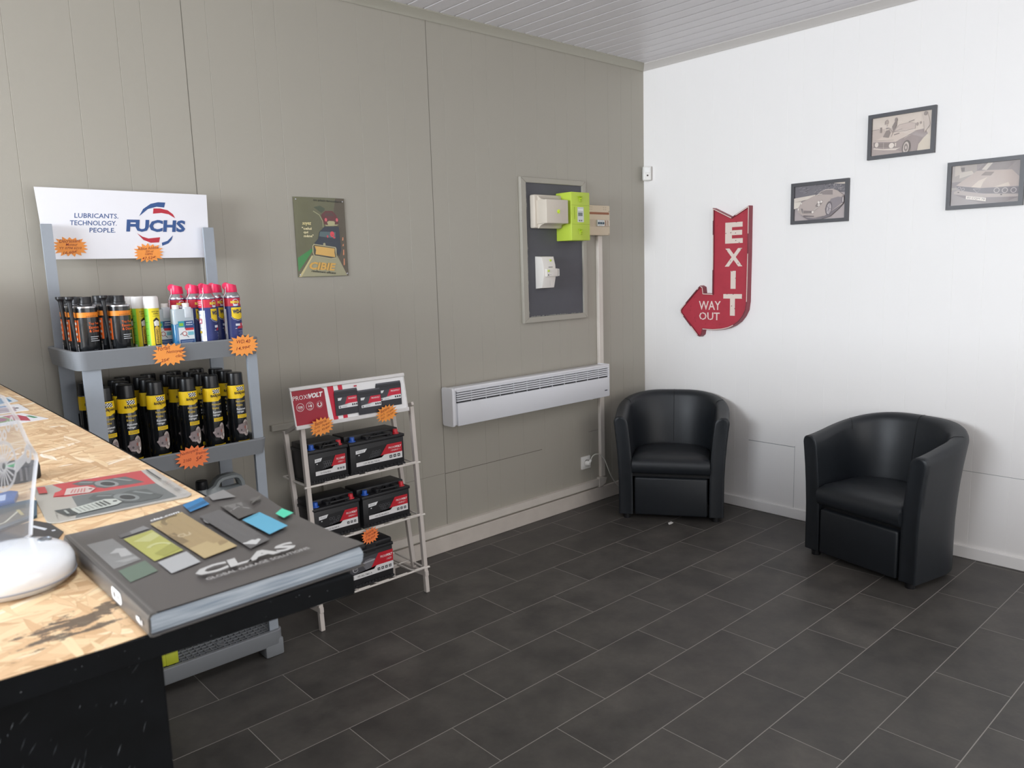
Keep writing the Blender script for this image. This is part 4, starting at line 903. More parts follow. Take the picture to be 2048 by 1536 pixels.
# fuel additive tins, black with orange band; some have a black funnel strapped to the side
def funnel_mesh():
    b = B(); b.lathe([(.0130, .208), (.0140, .2075), (.0142, .2005), (.0125, .199), (.0075, .193), (.0040, .07), (.0032, .03), (.0025, .03), (.003, .07), (.0065, .188), (.0110, .199), (.0122, .204), (.0130, .2075)], 20)
    for v in b.bm.verts: v.co.x += -.0395 - (v.co.z - .03) * .055; v.co.y -= .010
    return b
def additive(with_funnel):
    t = thing('fuel_additive_tin', '', 'tin', group='black and orange fuel additive tins on the top shelf')
    R0 = .0335; b = B(); b.lathe([(R0 - .001, 0), (R0, .003), (R0, .172)], 32); b.build('tin_body', DARK, t, local=True)
    b = B(); b.lathe([(R0 + .0006, .170), (R0 + .0008, .1745), (R0 - .001, .176), (R0 - .004, .1755), (.022, .179), (.021, .181), (0, .181)], 32); b.build('metal_shoulder', M_METAL, t, local=True)
    b = B(); b.lathe([(.0215, .180), (.0225, .1805), (.0222, .1845), (.0205, .186), (.0203, .203), (.0193, .2055), (0, .2055)], 28); b.build('cap', M_BLKPL, t, local=True)
    a = Art(.00009); OG = '#f08a24'; OR = '#ee6a28'
    a.rect(-.1, .140, .1, .156, OG).rect(-.100, .040, -.033, .136, '#17191c').rect(-.062, .062, -.0375, .132, OR).text('veedol', -.012, .1412, .006, '#8c5a1c', w=.034, it=.2)
    for i in range(4): a.rect(-.058, .066 + i * .017, -.048 + (i % 2) * .004, .074 + i * .017, '#f6e6da')
    a.rect(-.056, .02, -.046, .045, '#b9b9bc').poly([(-.051, .046), (-.046, .051), (-.051, .056), (-.056, .051)], '#e6d9d6')
    a.text('Top Fuel', -.006, .1145, .0095, OR, w=.035, bold=.02).text('Essence', -.006, .1035, .0090, OR, w=.034, bold=.02).text('& Diesel', -.006, .0920, .0090, OR, w=.035, bold=.02)
    for i, w in enumerate((.027, .022, .029)): a.rect(-.004, .076 - i * .0065, -.004 + w, .0782 - i * .0065, '#c4c7cc')
    a.rect(.004, .02, .02, .022, '#4a4f55').rect(.002, .034, .016, .036, '#4a4f55')
    a.build('label', t, cyl_map(R0 + .0002), cut=.004, local=True)
    if with_funnel: funnel_mesh().build('funnel', mat('#222326', .35, name='black_funnel'), t, local=True)
    return t
t1 = additive(True)
place(t1, [(-3.350, -.350, TZ, 4, 'black additive tin with orange band and funnel, front left corner of the top shelf'), (-3.250, -.350, TZ, 2, 'black additive tin with orange band and funnel, in front beside the yellow-green can'), (-3.356, -.270, TZ, 2, 'black additive tin with funnel, second in the leftmost file on the top shelf')])
t1 = additive(False)
place(t1, [(-3.258, -.268, TZ, 6, 'black additive tin without funnel, second in the file beside the yellow-green cans'), (-3.356, -.188, TZ, -4, 'black additive tin, rearmost in the leftmost file on the top shelf'), (-3.266, -.186, TZ, 0, 'black additive tin, rearmost in the file beside the yellow-green cans')])
# yellow-green spray cans with white caps
t = thing('yellow_spray_can', '', 'spray can', group='yellow and green spray cans on the top shelf')
IR = .0235; b = B(); b.lathe([(IR - .001, 0), (IR, .003), (IR, .159), (IR - .002, .161), (0, .161)], 28); b.build('can_body', mat('#dccb23', .3, coat=.3), t, local=True)
b = B(); b.lathe([(IR + .0008, .158), (IR + .001, .162), (IR, .192), (IR - .0015, .197), (IR - .004, .1985), (0, .1985)], 28); b.build('cap', mat('#f3f1ef', .4), t, local=True)
a = Art(.00009)
a.rect(-.045, .0, -.0190, .157, '#8bd648').rect(-.020, 0, .050, .157, '#e8d422').rect(-.036, .006, -.026, .035, '#dfe6d6')
for i in range(5): a.rect(-.038, .044 + i * .022, -.025, .0455 + i * .022, '#4d9a2c')
a.text('QUICK CLEAN', -.010, .1440, .0045, '#4a4010', w=.026, bold=.02).text('CONTROL', -.006, .1370, .0045, '#4a4010', w=.020, bold=.02).rect(-.008, .131, .016, .1320, '#7a6c14')
a.poly([(-.007, .010), (.013, .010), (.013, .118), (.003, .127), (-.007, .118)], '#26241c').poly([(-.0045, .036), (.0105, .036), (.0105, .092), (.003, .100), (-.0045, .092)], '#e8bf3c').poly([(-.005, .098), (.011, .098), (.012, .112), (.003, .118), (-.006, .112)], '#f1efe8').ell(.003, .022, .006, .008, '#eceae4').ell(.004, .021, .003, .005, '#26241c')
a.text('INNOTEC', .0062, .040, .0075, '#33301c', w=.048, bold=.01, rot=90)
a.build('label', t, cyl_map(IR + .0002), cut=.004, local=True)
place(t, [(-3.148, -.352, TZ, 6, 'yellow and green spray can with white cap, front one of its file'), (-3.170, -.296, TZ, 4, 'yellow and green spray can with white cap, second of its file'), (-3.186, -.240, TZ, 0, 'yellow and green spray can with white cap, rearmost of its file')])
# clear dosing bottles with blue liquid
t = thing('dosing_bottle', '', 'bottle', group='clear dosing bottles of blue additive')
def brick(x0, x1, y0, y1, z0, z1, r): return lambda b: b.prism(rrect(x0, y0, x1, y1, r, 5), lambda u, v, d: (u, v, d), z0, z1, .004, 3)
CLR = mat('#b4c0c8', .25, name='milky_plastic')
b = B(); brick(-.040, .034, -.018, .018, .088, .150, .010)(b); b.build('bottle_body', CLR, t, local=True)
b = B(); brick(-.0402, .0342, -.0182, .0182, 0, .100, .010)(b); b.build('liquid_fill', mat('#3377a8', .2, coat=.3, name='blue_liquid'), t, local=True)
b = B(); b.prism(rrect(-.002, -.0195, .026, .0, .006, 4), lambda u, v, d: (u, v, d), .118, .156, .003, 2); b.build('dosing_chamber', mat('#d3dae2', .25), t, local=True)
for x, z in ((-.024, .150), (.012, .155)):
    b = B(); b.lathe([(.0115, 0), (.012, .002), (.0118, .013), (.0105, .0145), (0, .0145)], 22, (x, -.002, z)); b.build('cap', M_WHPL, t, local=True)
a = Art(.0001)
a.rect(-.026, .008, .028, .108, '#e6ebee').rect(-.026, .086, -.004, .108, '#2f9fae').rect(-.022, .091, -.008, .101, '#8cc63f').rect(-.004, .080, .028, .108, '#20457e').text('Additive', 0, .092, .006, '#e8eef6', w=.024, it=.2).rect(.002, .101, .024, .1035, '#e8eef6').rect(-.002, .075, .027, .083, '#d0303c').ring(-.006, .064, .006, .008, '#b8403e').ell(-.006, .064, .0055, .0055, '#f2f2f2').line([(0, .058), (.008, .050)], .002, '#4a5058').line([(-.022, .060), (-.014, .068)], .002, '#6a7078').rect(.006, .058, .026, .070, '#7cc0d0').rect(-.024, .028, .027, .044, '#2c4f86').rect(-.024, .012, .027, .022, '#f4f6f8').rect(-.02, .037, .022, .0385, '#a9bcd8').rect(-.02, .032, .018, .0335, '#a9bcd8').rect(-.016, .016, .012, .0175, '#6a7a8a')
a.build('label', t, lambda u, v, w: (u, -.0184 - w, v), local=True)
place(t, [(-3.046, -.352, TZ, 3, 'clear bottle of blue additive with two white caps, the front one'), (-3.095, -.285, TZ, 0, 'clear bottle of blue additive behind the yellow-green cans, the rear one')])
# jerrycan on the lower shelf, yellow-green item at the base
t = thing('jerrycan', 'translucent grey jerrycan with a black cap on the lower shelf of the rack', 'jerrycan', (-2.92, -.25, .457))
JC = mat('#9aa0a2', .35, name='grey_translucent_plastic')
JF = lambda u, v, d: (u, -.315 + d, v)
outj = [(-3.035, .459), (-2.835, .459), (-2.832, .60), (-2.838, .635), (-2.852, .690), (-2.868, .705), (-2.885, .709), (-2.930, .706), (-2.944, .700), (-2.958, .680), (-2.985, .668), (-3.018, .662), (-3.035, .640)]
hole = [(-2.872, .660), (-2.874, .688), (-2.925, .688), (-2.936, .676), (-2.930, .664)]
b = B()
b.prism([(-3.035, .459), (-2.835, .459), (-2.832, .60), (-2.838, .645), (-3.035, .645)], JF, 0, .13, .012, 3)
ho = [(-2.834, .640), (-2.838, .672), (-2.850, .698), (-2.868, .709), (-2.890, .712), (-2.930, .709), (-2.948, .698), (-2.962, .678), (-2.990, .664), (-3.000, .640), (-2.95, .636), (-2.89, .636)]
hi = [(-2.860, .662), (-2.864, .678), (-2.870, .688), (-2.878, .691), (-2.892, .691), (-2.920, .690), (-2.930, .686), (-2.938, .676), (-2.938, .668), (-2.930, .662), (-2.91, .660), (-2.885, .660)]
hm = lambda k, o=(ho, hi): [(p[0] + (q[0] - p[0]) * k, p[1] + (q[1] - p[1]) * k) for p, q in zip(*o)]
b.grid([[JF(*p, .05) for p in hm(0)], [JF(*p, .038) for p in hm(.25)], [JF(*p, .038) for p in hm(.75)], [JF(*p, .05) for p in hm(1)], [JF(*p, .08) for p in hm(1)], [JF(*p, .092) for p in hm(.75)], [JF(*p, .092) for p in hm(.25)], [JF(*p, .08) for p in hm(0)], [JF(*p, .05) for p in hm(0)]], close_u=True)
b.lathe([(.024, .640), (.020, .655), (.018, .672), (0, .672)], 20, (-2.998, -.25, 0)); b.build('can_body', JC, t, smooth=45)
b = B(); b.lathe([(.021, .670), (.0225, .673), (.0215, .700), (.019, .703), (0, .703)], 24, (-2.998, -.25, 0)); b.build('cap', M_BLKPL, t)
b = B(); b.box(-3.290, -3.190, -.395, -.28, .0995, .165, .006, 2); b.box(-3.23, -3.186, -.397, -.30, .0995, .150, .004, 2); tag(b.build('yellow_box', mat('#b9bf35', .45), org=(-3.24, -.35, .0995)), 'small yellow-green box on the base grid of the rack, half hidden by the counter', 'box')

# ================================================================== BATTERY STAND
FP = lambda x, z, out=0.0: (x, -.366 + .0650 * z / 1.016 - out, z)       # leaning front plane
t = thing('battery_stand', 'light grey metal display stand with a red and white header, holding car batteries', 'display stand', (-2.33, -.22, 0))
SX0, SX1 = -2.602, -2.068
for x in (SX0, SX1):
    b = B(); b.bar(FP(x, 0, -.010), FP(x, .86, -.010), .019, .020, (1, 0, 0), .0015); b.build('leg', M_STAND, t)
    b = B(); b.bar((x, -.262, .075), (x, -.150, .815), .019, .019, (1, 0, 0), .0015); b.build('leg', M_STAND, t)
    b = B(); b.bar((x, -.365, .090), (x, -.070, .075), .018, .024, (1, 0, 0), .0015); b.bar((x, -.355, .115), (x, -.262, .112), .008, .008, (1, 0, 0)); b.bar((x, -.080, .085), (x, -.075, 0), .018, .018, (1, 0, 0)); b.build('side_rail', M_STAND, t)
    b = B(); b.bar((x, -.150, .805), (x, -.315, .875), .012, .014, (1, 0, 0)); b.build('side_brace', M_STAND, t)
HD = lambda u, v, d: (-2.649 + u, -.306 - d, .852 + v)
HDL = lambda u, v, d: (-2.649 + u * .99, -.328 + v * .064 - d, .852 + v)
b = B(); b.prism([(.008, 0), (.552, -.003), (.540, .164), (-.002, .164)], HDL, -.004, 0, 0); b.build('header_panel', mat('#f2f0f0', .3), t, smooth=0)
for v0, v1, nm in ((-.004, .012, 'header_rail'), (.152, .166, 'header_rail')):
    b = B(); b.prism([(-.001 + (.010 if v0 < 0 else -.003), v0), (.556 if v0 < 0 else .545, v0), (.556 if v0 < 0 else .544, v1), (-.001 + (.008 if v0 < 0 else -.004), v1)], HDL, -.006, .007, .002, 1); b.build(nm, mat('#dedad8', .3), t)
for q in ([(.008, 0), (.014, 0), (.003, .16), (-.003, .16)], [(.547, 0), (.553, 0), (.542, .16), (.536, .16)]):
    b = B(); b.prism(q, HDL, -.005, .003); b.build('header_rail', mat('#dedad8', .3), t)
a = Art(.00012); RD = '#a31f33'; RB = '#cf1f3d'
a.poly([(.004, .153), (.1288, .1536), (.1492, .1437), (.1588, .012), (.014, .012)], RD).poly([(.1631, .152), (.1914, .152), (.203, .0124), (.1812, .012)], RB).poly([(.2118, .153), (.2324, .153), (.2358, .12), (.216, .12)], RB).poly([(.2247, .036), (.2454, .036), (.2472, .0118), (.2264, .0118)], RB)
a.text('PROXI', .0085, .1130, .0175, '#f2ecec', w=.068, rot=1).text('VOLT', .0775, .1130, .0205, '#f4f0f0', w=.065, it=.25, bold=.05, rot=2)
for x in (.0367, .0791): a.ring(x, .0833, .0150, .0168, '#ead9da')
a.text('CO2', .0367, .0790, .0095, '#f2ecec', w=.0205, bold=.05, al='C').rect(.028, .0735, .045, .0748, '#ead9da')
a.poly([(.0725, .0785), (.0785, .0833), (.0725, .0885)], '#f2ecec').rect(.0805, .0788, .0875, .0882, '#f2ecec').ring(.0791, .0833, .010, .0118, '#ead9da', 50, 130, 10).ring(.0791, .0833, .010, .0118, '#ead9da', 230, 310, 10)
a.ring(.1223, .0844, .0060, .0098, '#f2ecec', 120, 420).ring(.1223, .0844, .0115, .0122, '#d9a9ae').ring(.1223, .0844, .0140, .0147, '#d9a9ae')
def flat_batt(a, x0, y0, x1, y1, red='#cf1f3d'):
    w, h = x1 - x0, y1 - y0; X = lambda u: x0 + w * u; Y = lambda v: y0 + h * v
    a.poly([(X(.02), Y(0)), (X(.98), Y(.0)), (X(1), Y(.82)), (X(.97), Y(.96)), (X(.03), Y(.96)), (X(0), Y(.82))], '#303036').rect(X(.05), Y(.90), X(.95), Y(.96), '#55555c').rect(X(.02), Y(.80), X(.98), Y(.815), '#1c1c20')
    a.poly([(X(.14), Y(.36)), (X(.97), Y(.36)), (X(.97), Y(.68)), (X(.14), Y(.66))], '#44444a').poly([(X(.42), Y(.40)), (X(.97), Y(.40)), (X(.97), Y(.68)), (X(.55), Y(.68))], red).poly([(X(.15), Y(.26)), (X(.97), Y(.26)), (X(.97), Y(.42)), (X(.60), Y(.42)), (X(.52), Y(.36)), (X(.15), Y(.36))], '#e9e9ea').poly([(X(.14), Y(.56)), (X(.26), Y(.56)), (X(.32), Y(.66)), (X(.14), Y(.66))], '#e9e9ea')
    a.text('PROXIVOLT', X(.58), Y(.56), h * .065, '#f0dfe1', w=w * .35, it=.1, bold=.02)
    for i in range(3): a.rect(X(.72 + i * .085), Y(.31), X(.775 + i * .085), Y(.38), '#3c3c40')
    a.rect(X(.18), Y(.28), X(.24), Y(.34), '#85858a').rect(X(.30), Y(.30), X(.50), Y(.315), '#8a8a90')
flat_batt(a, .392, .030, .524, .140, '#cf1f3d'); flat_batt(a, .190, .026, .302, .136); a.rect(.286, .136, .300, .142, '#c02a3c'); flat_batt(a, .296, .014, .416, .122)
a.build('header_print', t, lambda u, v, w: HDL(u, v, .0002 + w))
# wire shelves
WY0 = lambda z: -.366 + .0650 * z / 1.016
def wire_shelf(z):
    b = B(); yf = WY0(z) + .004; yb = -.125 if z > .5 else (-.155 if z > .3 else -.19)
    yb = -.10
    loop = [(SX0, yb, z + .004), (SX0 + .004, yf + .02, z), (SX0 + .02, yf, z), (SX1 - .02, yf, z), (SX1 - .004, yf + .02, z), (SX1, yb, z + .004)]
    b.tube(smooth_pts(loop, 4), .0044, 8, closed=True)
    for i in range(5):
        x = SX0 + .075 + i * .097
        b.tube([(x, yb, z + .005), (x, yf + .012, z + .005), (x + .008, yf - .005, z + .006), (x + .062, yf - .005, z + .006)], .0034, 6)
    b.tube([(SX0, (yb + yf) / 2, z), (SX1, (yb + yf) / 2, z)], .003, 6)
    b.build('wire_shelf', mat('#e4ddd6', .35), t)
for z in (.604, .363, .117): wire_shelf(z)

def battery(W_, H_, D_, code, spec, label, loc, rotz=0, agm=False, lever=True):
    t = thing('car_battery', label, 'car battery', loc, R_(rotz), 'car batteries on the display stand')
    w = W_ / 2; hb = H_ * .80
    b = B(); b.box(-w + .004, w - .004, 0, D_, .0, hb, .004, 2); b.box(-w, w, -.002, D_ + .002, .0, .010, .002, 1)
    for i in range(13): x = -w + .02 + i * (W_ - .04) / 12; b.box(x - .003, x + .003, -.004, .001, .002, .014)
    b.build('case', M_BATT, t, local=True)
    b = B(); b.box(-w, w, -.003, D_ + .003, hb, hb + .014, .003, 2); lo = hb + .014
    if agm: b.box(-w + .003, w - .003, .002, D_, lo - .002, H_, .008, 2); b.box(-w * .2, w * .25, -.002, .006, lo - .02, H_ - .006, .003, 1)
    else:
        b.box(-w + .004, w - .004, .045, D_ - .004, lo - .002, H_ + .004, .004, 2)
        b.box(-w * .38, -w * .16, .004, .05, lo - .002, H_ - .003, .003, 1); b.box(w * .38, w * .60, .004, .05, lo - .002, H_ - .003, .003, 1)
    b.build('lid', M_BATT, t, local=True)
    if not agm:
        b = B(); b.tube([(-w * .3, .010, H_ * .90), (-w * .25, -.001, H_ * .965), (w * .45, -.001, H_ * .965), (w * .5, .010, H_ * .90)], .004, 8)
        b.lathe([(.010, 0), (.010, .004), (.006, .004), (.006, 0)], 16, (w * .12, .038, H_ * .93), (0, -1, 0)); b.build('carry_handle', M_BLKPL, t, local=True)
        for x, c in ((-w + .030, '#1f58b8'), (w - .030, '#c9202e')):
            b = B(); b.lathe([(.0115, 0), (.0105, .018), (.0095, .020), (0, .020)], 18, (x, .024, lo)); b.lathe([(.016, 0), (.015, .003), (0, .003)], 18, (x, .024, lo)); o = b.build('terminal_cap', mat(c, .35), t, local=True); o['label'] = ('blue' if x < 0 else 'red') + ' terminal cap'
    a = Art(.00012); x0, x1 = -w + .030, w - .016; z0, z1 = H_ * .215, H_ * .665; lw = x1 - x0; lh = z1 - z0
    if agm: x0 = -w + .012; x1 = w - .004; lw = x1 - x0; z1 = H_ * .70; lh = z1 - z0
    X = lambda u: x0 + lw * u; Z = lambda v: z0 + lh * v
    a.poly([(X(0), Z(.28)), (X(1), Z(.28)), (X(1), Z(1)), (X(.5), Z(1)), (X(0), Z(.92))], '#1c1c1f' if not agm else '#4b4b50')
    if not agm:
        rr = random.Random(int(W_ * 1000))
        for i in range(4):
            for j in range(3):
                if rr.random() < .8:
                    cx = X(.30 + i * .068 + (j % 2) * .034); cz = Z(.36 + j * .165)
                    if cx < X(.50 + .045 * j): a.ring(cx, cz, lh * .075, lh * .088, '#77777c', 0, 360, 6)
        a.poly([(X(0), Z(.76)), (X(.19), Z(.80)), (X(.24), Z(1.0)), (X(0), Z(.97))], '#e9e9ea').text(code, X(.04), Z(.83), lh * .09, '#5a5a60', w=lw * .12).rect(X(.05), Z(.64), X(.08), Z(.70), '#dcdcde')
    else:
        a.poly([(X(.30), Z(.55)), (X(.34), Z(.80)), (X(.46), Z(.86)), (X(.56), Z(.80)), (X(.54), Z(.34)), (X(.36), Z(.32))], '#75757a').poly([(X(.28), Z(.72)), (X(.58), Z(.78)), (X(.57), Z(.70)), (X(.30), Z(.66))], '#a9a9ad').ring(X(.12), Z(.52), lh * .13, lh * .155, '#c9c9cc', 40, 340).text('STOP', X(.12), Z(.49), lh * .07, '#d9d9dc', w=lw * .11, al='C')
    a.poly([(X(.50 if not agm else .46), Z(.30)), (X(1), Z(.30)), (X(1), Z(1)), (X(.67 if not agm else .66), Z(1))], '#c41a2c')
    a.poly([(X(0), Z(0)), (X(1), Z(0)), (X(1), Z(.40)), (X(.60), Z(.40)), (X(.54), Z(.26)), (X(0), Z(.24))], '#e6e4e4')
    a.text('PROXI', X(.70), Z(.70), lh * .12, '#f4eeee', w=lw * .14).text('VOLT', X(.845), Z(.70), lh * .13, '#f4eeee', w=lw * .14, it=.2, bold=.05)
    a.text('/ ENERGY +' if not agm else '/ AGM', X(.96), Z(.52), lh * .10, '#f4e6e6', w=lw * (.22 if not agm else .12), it=.2, al='R')
    for i in range(3 if not agm else 4): a.rect(X(.95 - i * .09) - lw * .06, Z(.12), X(.95 - i * .09), Z(.12) + lw * .055, '#2c2c30').rect(X(.95 - i * .09) - lw * .045, Z(.12) + lw * .018, X(.95 - i * .09) - lw * .015, Z(.12) + lw * .036, '#d6d6d8')
    a.text(spec, X(.15), Z(.07), lh * .09, '#4a4a50', w=lw * .34)
    a.build('label_print', t, lambda u, v, w_: (u, -.0004 - w_ if not agm else -.0006 - w_, v), local=True)
    return t
battery(.186, .158, .15, 'PV14', '12V 50 Ah 420 A', 'narrow black car battery at the left of the upper wire shelf', (-2.500, WY0(.6) + .012, .6085), 0)
battery(.280, .158, .15, 'PV21', '12V 90 Ah 720 A', 'wide black car battery at the right of the upper wire shelf', (-2.262, WY0(.6) + .012, .6085), 0)
battery(.226, .158, .15, 'PV13', '12V 62 Ah 540 A', 'black car battery with blue and red caps at the left of the middle wire shelf', (-2.487, WY0(.36) + .012, .3705), 0)
battery(.248, .158, .15, 'PV15', '12V 72 Ah 640 A', 'black car battery with blue and red caps at the right of the middle wire shelf', (-2.241, WY0(.36) + .012, .3705), 0)
battery(.232, .182, .15, '', '70 Ah 760 A', 'black car battery with a flat lid alone on the bottom wire shelf', (-2.347, WY0(.12) + .012, .1245), 0, agm=True)
star(-2.535, .849, -.343, .072, .050, [('Batterie', -.002, .007, .009, .034, 8), ('2v10 . 74,40€', .001, -.002, .0065, .046, 6), ('2v10 . 93,40€', 0, -.012, .0065, .046, 8)], 'orange star price tag below the red part of the battery stand header', -4, -.06, 13, c='#ffa04c')
star(-2.222, .855, -.340, .070, .048, [('Batterie', -.004, .008, .008, .030, 12), ('2v15 . 117,60€', .001, -.001, .0065, .044, 10), ('2v21 . 124,70€', .001, -.010, .0065, .044, 10)], 'orange star price tag below the right end of the battery stand header', -6, -.06, 15, c='#ffa048')
star(-2.355, .347, -.366, .056, .046, [('Batterie', -.001, .007, .007, .026, 10), ('17 760 AGM', .001, -.001, .0055, .034, 8), ('142,35€', .001, -.011, .0065, .030, 8)], 'redder orange star price tag above the lone bottom battery', -5, 0, 17, c='#ff8848')

# ================================================================== COUNTER
CZ = 1.140
t = thing('reception_counter', 'black reception counter with a raw chipboard top and scratched front', 'counter', (-3.9, -1.3, 0))
top = [(-4.36, -2.405), (-3.9455, -2.424), (-3.624, -2.440), (-3.617, -1.979), (-3.600, -1.2), (-3.585, -.209), (-3.583, -.06), (-4.36, -.06)]
b = B(); b.prism(top, lambda u, v, d: (u, v, d), CZ - .023, CZ - .0006, .0015, 1); b.build('top_board', M_BLACKWOOD, t, smooth=0)
osb = [(-4.358, -2.403), (-3.9455, -2.4225), (-3.86, -2.4265), (-3.80, -2.424), (-3.70, -2.420), (-3.632, -2.415), (-3.621, -1.979), (-3.604, -1.2), (-3.589, -.209), (-3.587, -.062), (-4.358, -.062)]
b = B(); b.prism(osb, lambda u, v, d: (u, v, d), CZ - .0008, CZ); b.build('chipboard_surface', M_OSB, t, smooth=0)
b = B(); b.box(-4.33, -3.812, -2.405, -.09, 0, CZ - .023, .002, 1); b.build('body_panel', M_BLACKWOOD, t, smooth=0)
a = Art(.00005); rr = random.Random(21); SCR = ['#8f959b', '#6d747b', '#a9adb0', '#565d63']
def scr(x, z, l, an, w, c): 
    dx, dz = l * math.cos(an), l * math.sin(an); a.poly([(x, z), (x + dx * .5 + w, z + dz * .5), (x + dx, z + dz), (x + dx * .5 - w * .5, z + dz * .5)], c)
for i in range(150):
    x = rr.uniform(-4.12, -3.83); z = CZ - .03 - abs(rr.gauss(.11, .07)); 
    if z > CZ - .030: continue
    scr(x, z, rr.choice([.003, .004, .007, .012]), R_(rr.gauss(62, 14)), rr.uniform(.0001, .0003), rr.choice(SCR))
for k in range(5):
    x = rr.uniform(-3.95, -3.84); z = rr.uniform(.985, 1.03)
    for j in range(3): scr(x + j * .0035, z - j * .003, rr.uniform(.012, .022), R_(66), .00022, SCR[0])
for k in range(70): scr(rr.gauss(-3.945, .02), rr.gauss(.985, .02), rr.uniform(.002, .005), R_(rr.gauss(60, 30)), .0003, rr.choice(SCR))
a.build('front_scratches', t, lambda u, v, w: (u, -2.4052 - w, v))
a = Art(.00005)
for k in range(16): scr(rr.uniform(-3.94, -3.63), CZ - rr.uniform(.003, .02), rr.uniform(.001, .002), R_(rr.uniform(0, 80)), .0005, rr.choice(SCR))
EY = lambda u: -2.424 - (u + 3.9455) * .0498 if u > -3.9455 else -2.424 + (-3.9455 - u) * -.0458 * -1
a.build('edge_chips', t, lambda u, v, w: (u, EY(u) - .0004 - w, v))

# ---- thick parts catalogue
BX, BY, BT = -3.825, -2.434, .0225
t = thing('parts_catalogue', 'thick dark grey tool catalogue with coloured squares at the front corner of the counter', 'book', (BX, BY, CZ))
SK = .030
sm = lambda x: max(0, min(1, x)) ** 2 * (3 - 2 * max(0, min(1, x)))
def curl(u, v): return .013 * sm((u - .05) / .19) * sm((v - .16) / .16) + .0035 * sm((u - .15) / .08) * sm((.06 - v) / .06)
def vmap(v): return v if v < .2 else .2 + (v - .2) * .76
CT = lambda u, v, w: (BX + u, BY + v + SK * u, CZ + BT + curl(u, v) + w)
rs = random.Random(4)
b = B()     # page block with a slightly uneven fore edge
nz = 9; rows = []
for j in range(nz + 1):
    z = CZ + .0018 + (BT - .0030) * j / nz; bow = .004 * math.sin(math.pi * j / nz) - .002 + rs.uniform(-.0006, .0006); r = []
    for (u, v) in [(-.0024 + .2224 * i / 24, .003) for i in range(25)] + [(.2205, .01 + .285 * i / 12) for i in range(13)] + [(-.0024, .297)]:
        r.append((BX + u + (bow * .5 if u > .21 else 0), BY + v + SK * u - (bow * .7 if v < .02 else 0) - .0025, z))
    rows.append(r)
b.grid(rows, close_u=True, caps=True)
def page_mat():
    m, nt, bs = node_mat('page_edges'); tc = N(nt, 'TexCoord'); mp = N(nt, 'Mapping'); mp.inputs['Scale'].default_value = (14, 14, 330); nt.links.new(tc.outputs['Object'], mp.inputs[0])
    n = N(nt, 'TexNoise', Scale=1.0, Detail=4.0); nt.links.new(mp.outputs[0], n.inputs['Vector'])
    r = N(nt, 'ValToRGB'); r.color_ramp.elements[0].position = .3; r.color_ramp.elements[1].position = .65; r.color_ramp.elements[0].color = rgb('#7f8d9c'); r.color_ramp.elements[1].color = rgb('#b8c1ca')
    nt.links.new(n.outputs['Fac'], r.inputs[0]); nt.links.new(r.outputs[0], bs.inputs['Base Color']); bs.inputs['Roughness'].default_value = .6; return m
b.build('page_block', page_mat(), t, smooth=0)
CV = mat('#504c4a', .38, coat=.25, name='catalogue_cover')
b = B(); NU, NV = 14, 18
for w in (0, -.0012): b.grid([[CT(-.004 + .226 * i / NU, -.003 + .303 * j / NV, w) for i in range(NU + 1)] for j in range(NV + 1)])
b.build('front_cover', CV, t, smooth=60)
b = B(); b.box(BX - .003, BX + .222, BY - .002, BY + .298, CZ + .0002, CZ + .0016)
for v in b.bm.verts: v.co.y += SK * (v.co.x - BX)
b.build('back_cover', CV, t, smooth=0)
b = B(); b.prism([(-.0045, .0010), (-.0055, .005), (-.0052, .018), (-.0030, BT), (.0030, BT + .0002), (.0030, BT - .0012), (-.0012, BT - .0018), (-.0034, .018), (-.0037, .005), (-.0030, .0022), (.004, .0014), (.004, .0004), (-.002, .0003)], lambda u, v, d: (BX + u, BY - .003 + d, CZ + v), 0, .303); b.build('spine', mat('#55524f', .4, coat=.2), t, smooth=60)
a = Art(.00010)
V = lambda P: [(u, vmap(v)) for u, v in P]
SLV, TAN, YEL = '#9b9a98', '#a08c66', '#a8a65c'
a.rect(-.0010, .001, .0008, .298, '#6a6663')
a.poly(V([(.0060, .2554), (.0331, .2549), (.0354, .1461), (.006, .138)]), '#82817f').poly(V([(.016, .19), (.026, .203), (.034, .196), (.033, .168), (.022, .170), (.024, .186)]), '#a9a8a6').poly(V([(.012, .16), (.02, .15), (.034, .15), (.034, .160)]), '#959492')
a.poly(V([(.0076, .1284), (.037, .1383), (.0367, .0975), (.0069, .0868)]), '#606f61').poly(V([(.0412, .2621), (.073, .2783), (.0751, .2576), (.0403, .2459)]), '#646261').poly(V([(.055, .269), (.073, .2783), (.0751, .2576), (.054, .252)]), '#828180')
a.poly(V([(.0411, .2368), (.0751, .2474), (.0769, .1379), (.0432, .1275)]), YEL).poly(V([(.046, .212), (.074, .236), (.075, .21), (.06, .195)]), '#b9b87e').ring(.062, .165, .010, .014, '#bcbb84', -20, 150, 16, sy=1.4).poly(V([(.05, .15), (.075, .17), (.0765, .145), (.055, .134)]), '#94924c')
a.poly(V([(.044, .1199), (.0774, .13), (.0766, .0869), (.0437, .0773)]), '#a3a3a3')
a.poly(V([(.0803, .2765), (.1219, .2897), (.1231, .1023), (.0829, .0922)]), '#9b8662').poly(V([(.0803, .2765), (.1219, .2897), (.1220, .262), (.10, .245), (.0806, .238)]), '#a9976f').ring(.106, .245, .011, .016, '#7f6e50', 60, 250, 20, sy=1.3).poly(V([(.0806, .20), (.1228, .215), (.1228, .15), (.105, .165), (.0815, .155)]), '#7f6d50').poly(V([(.0825, .135), (.1229, .15), (.1231, .1023), (.0829, .0922)]), '#ac9870').poly(V([(.110, .118), (.121, .122), (.121, .135), (.112, .130)]), '#8f7a58')
a.text('CLAS', .0875, .178, .0125, '#b5a486', w=.024, bold=.05, rot=4, it=.1)
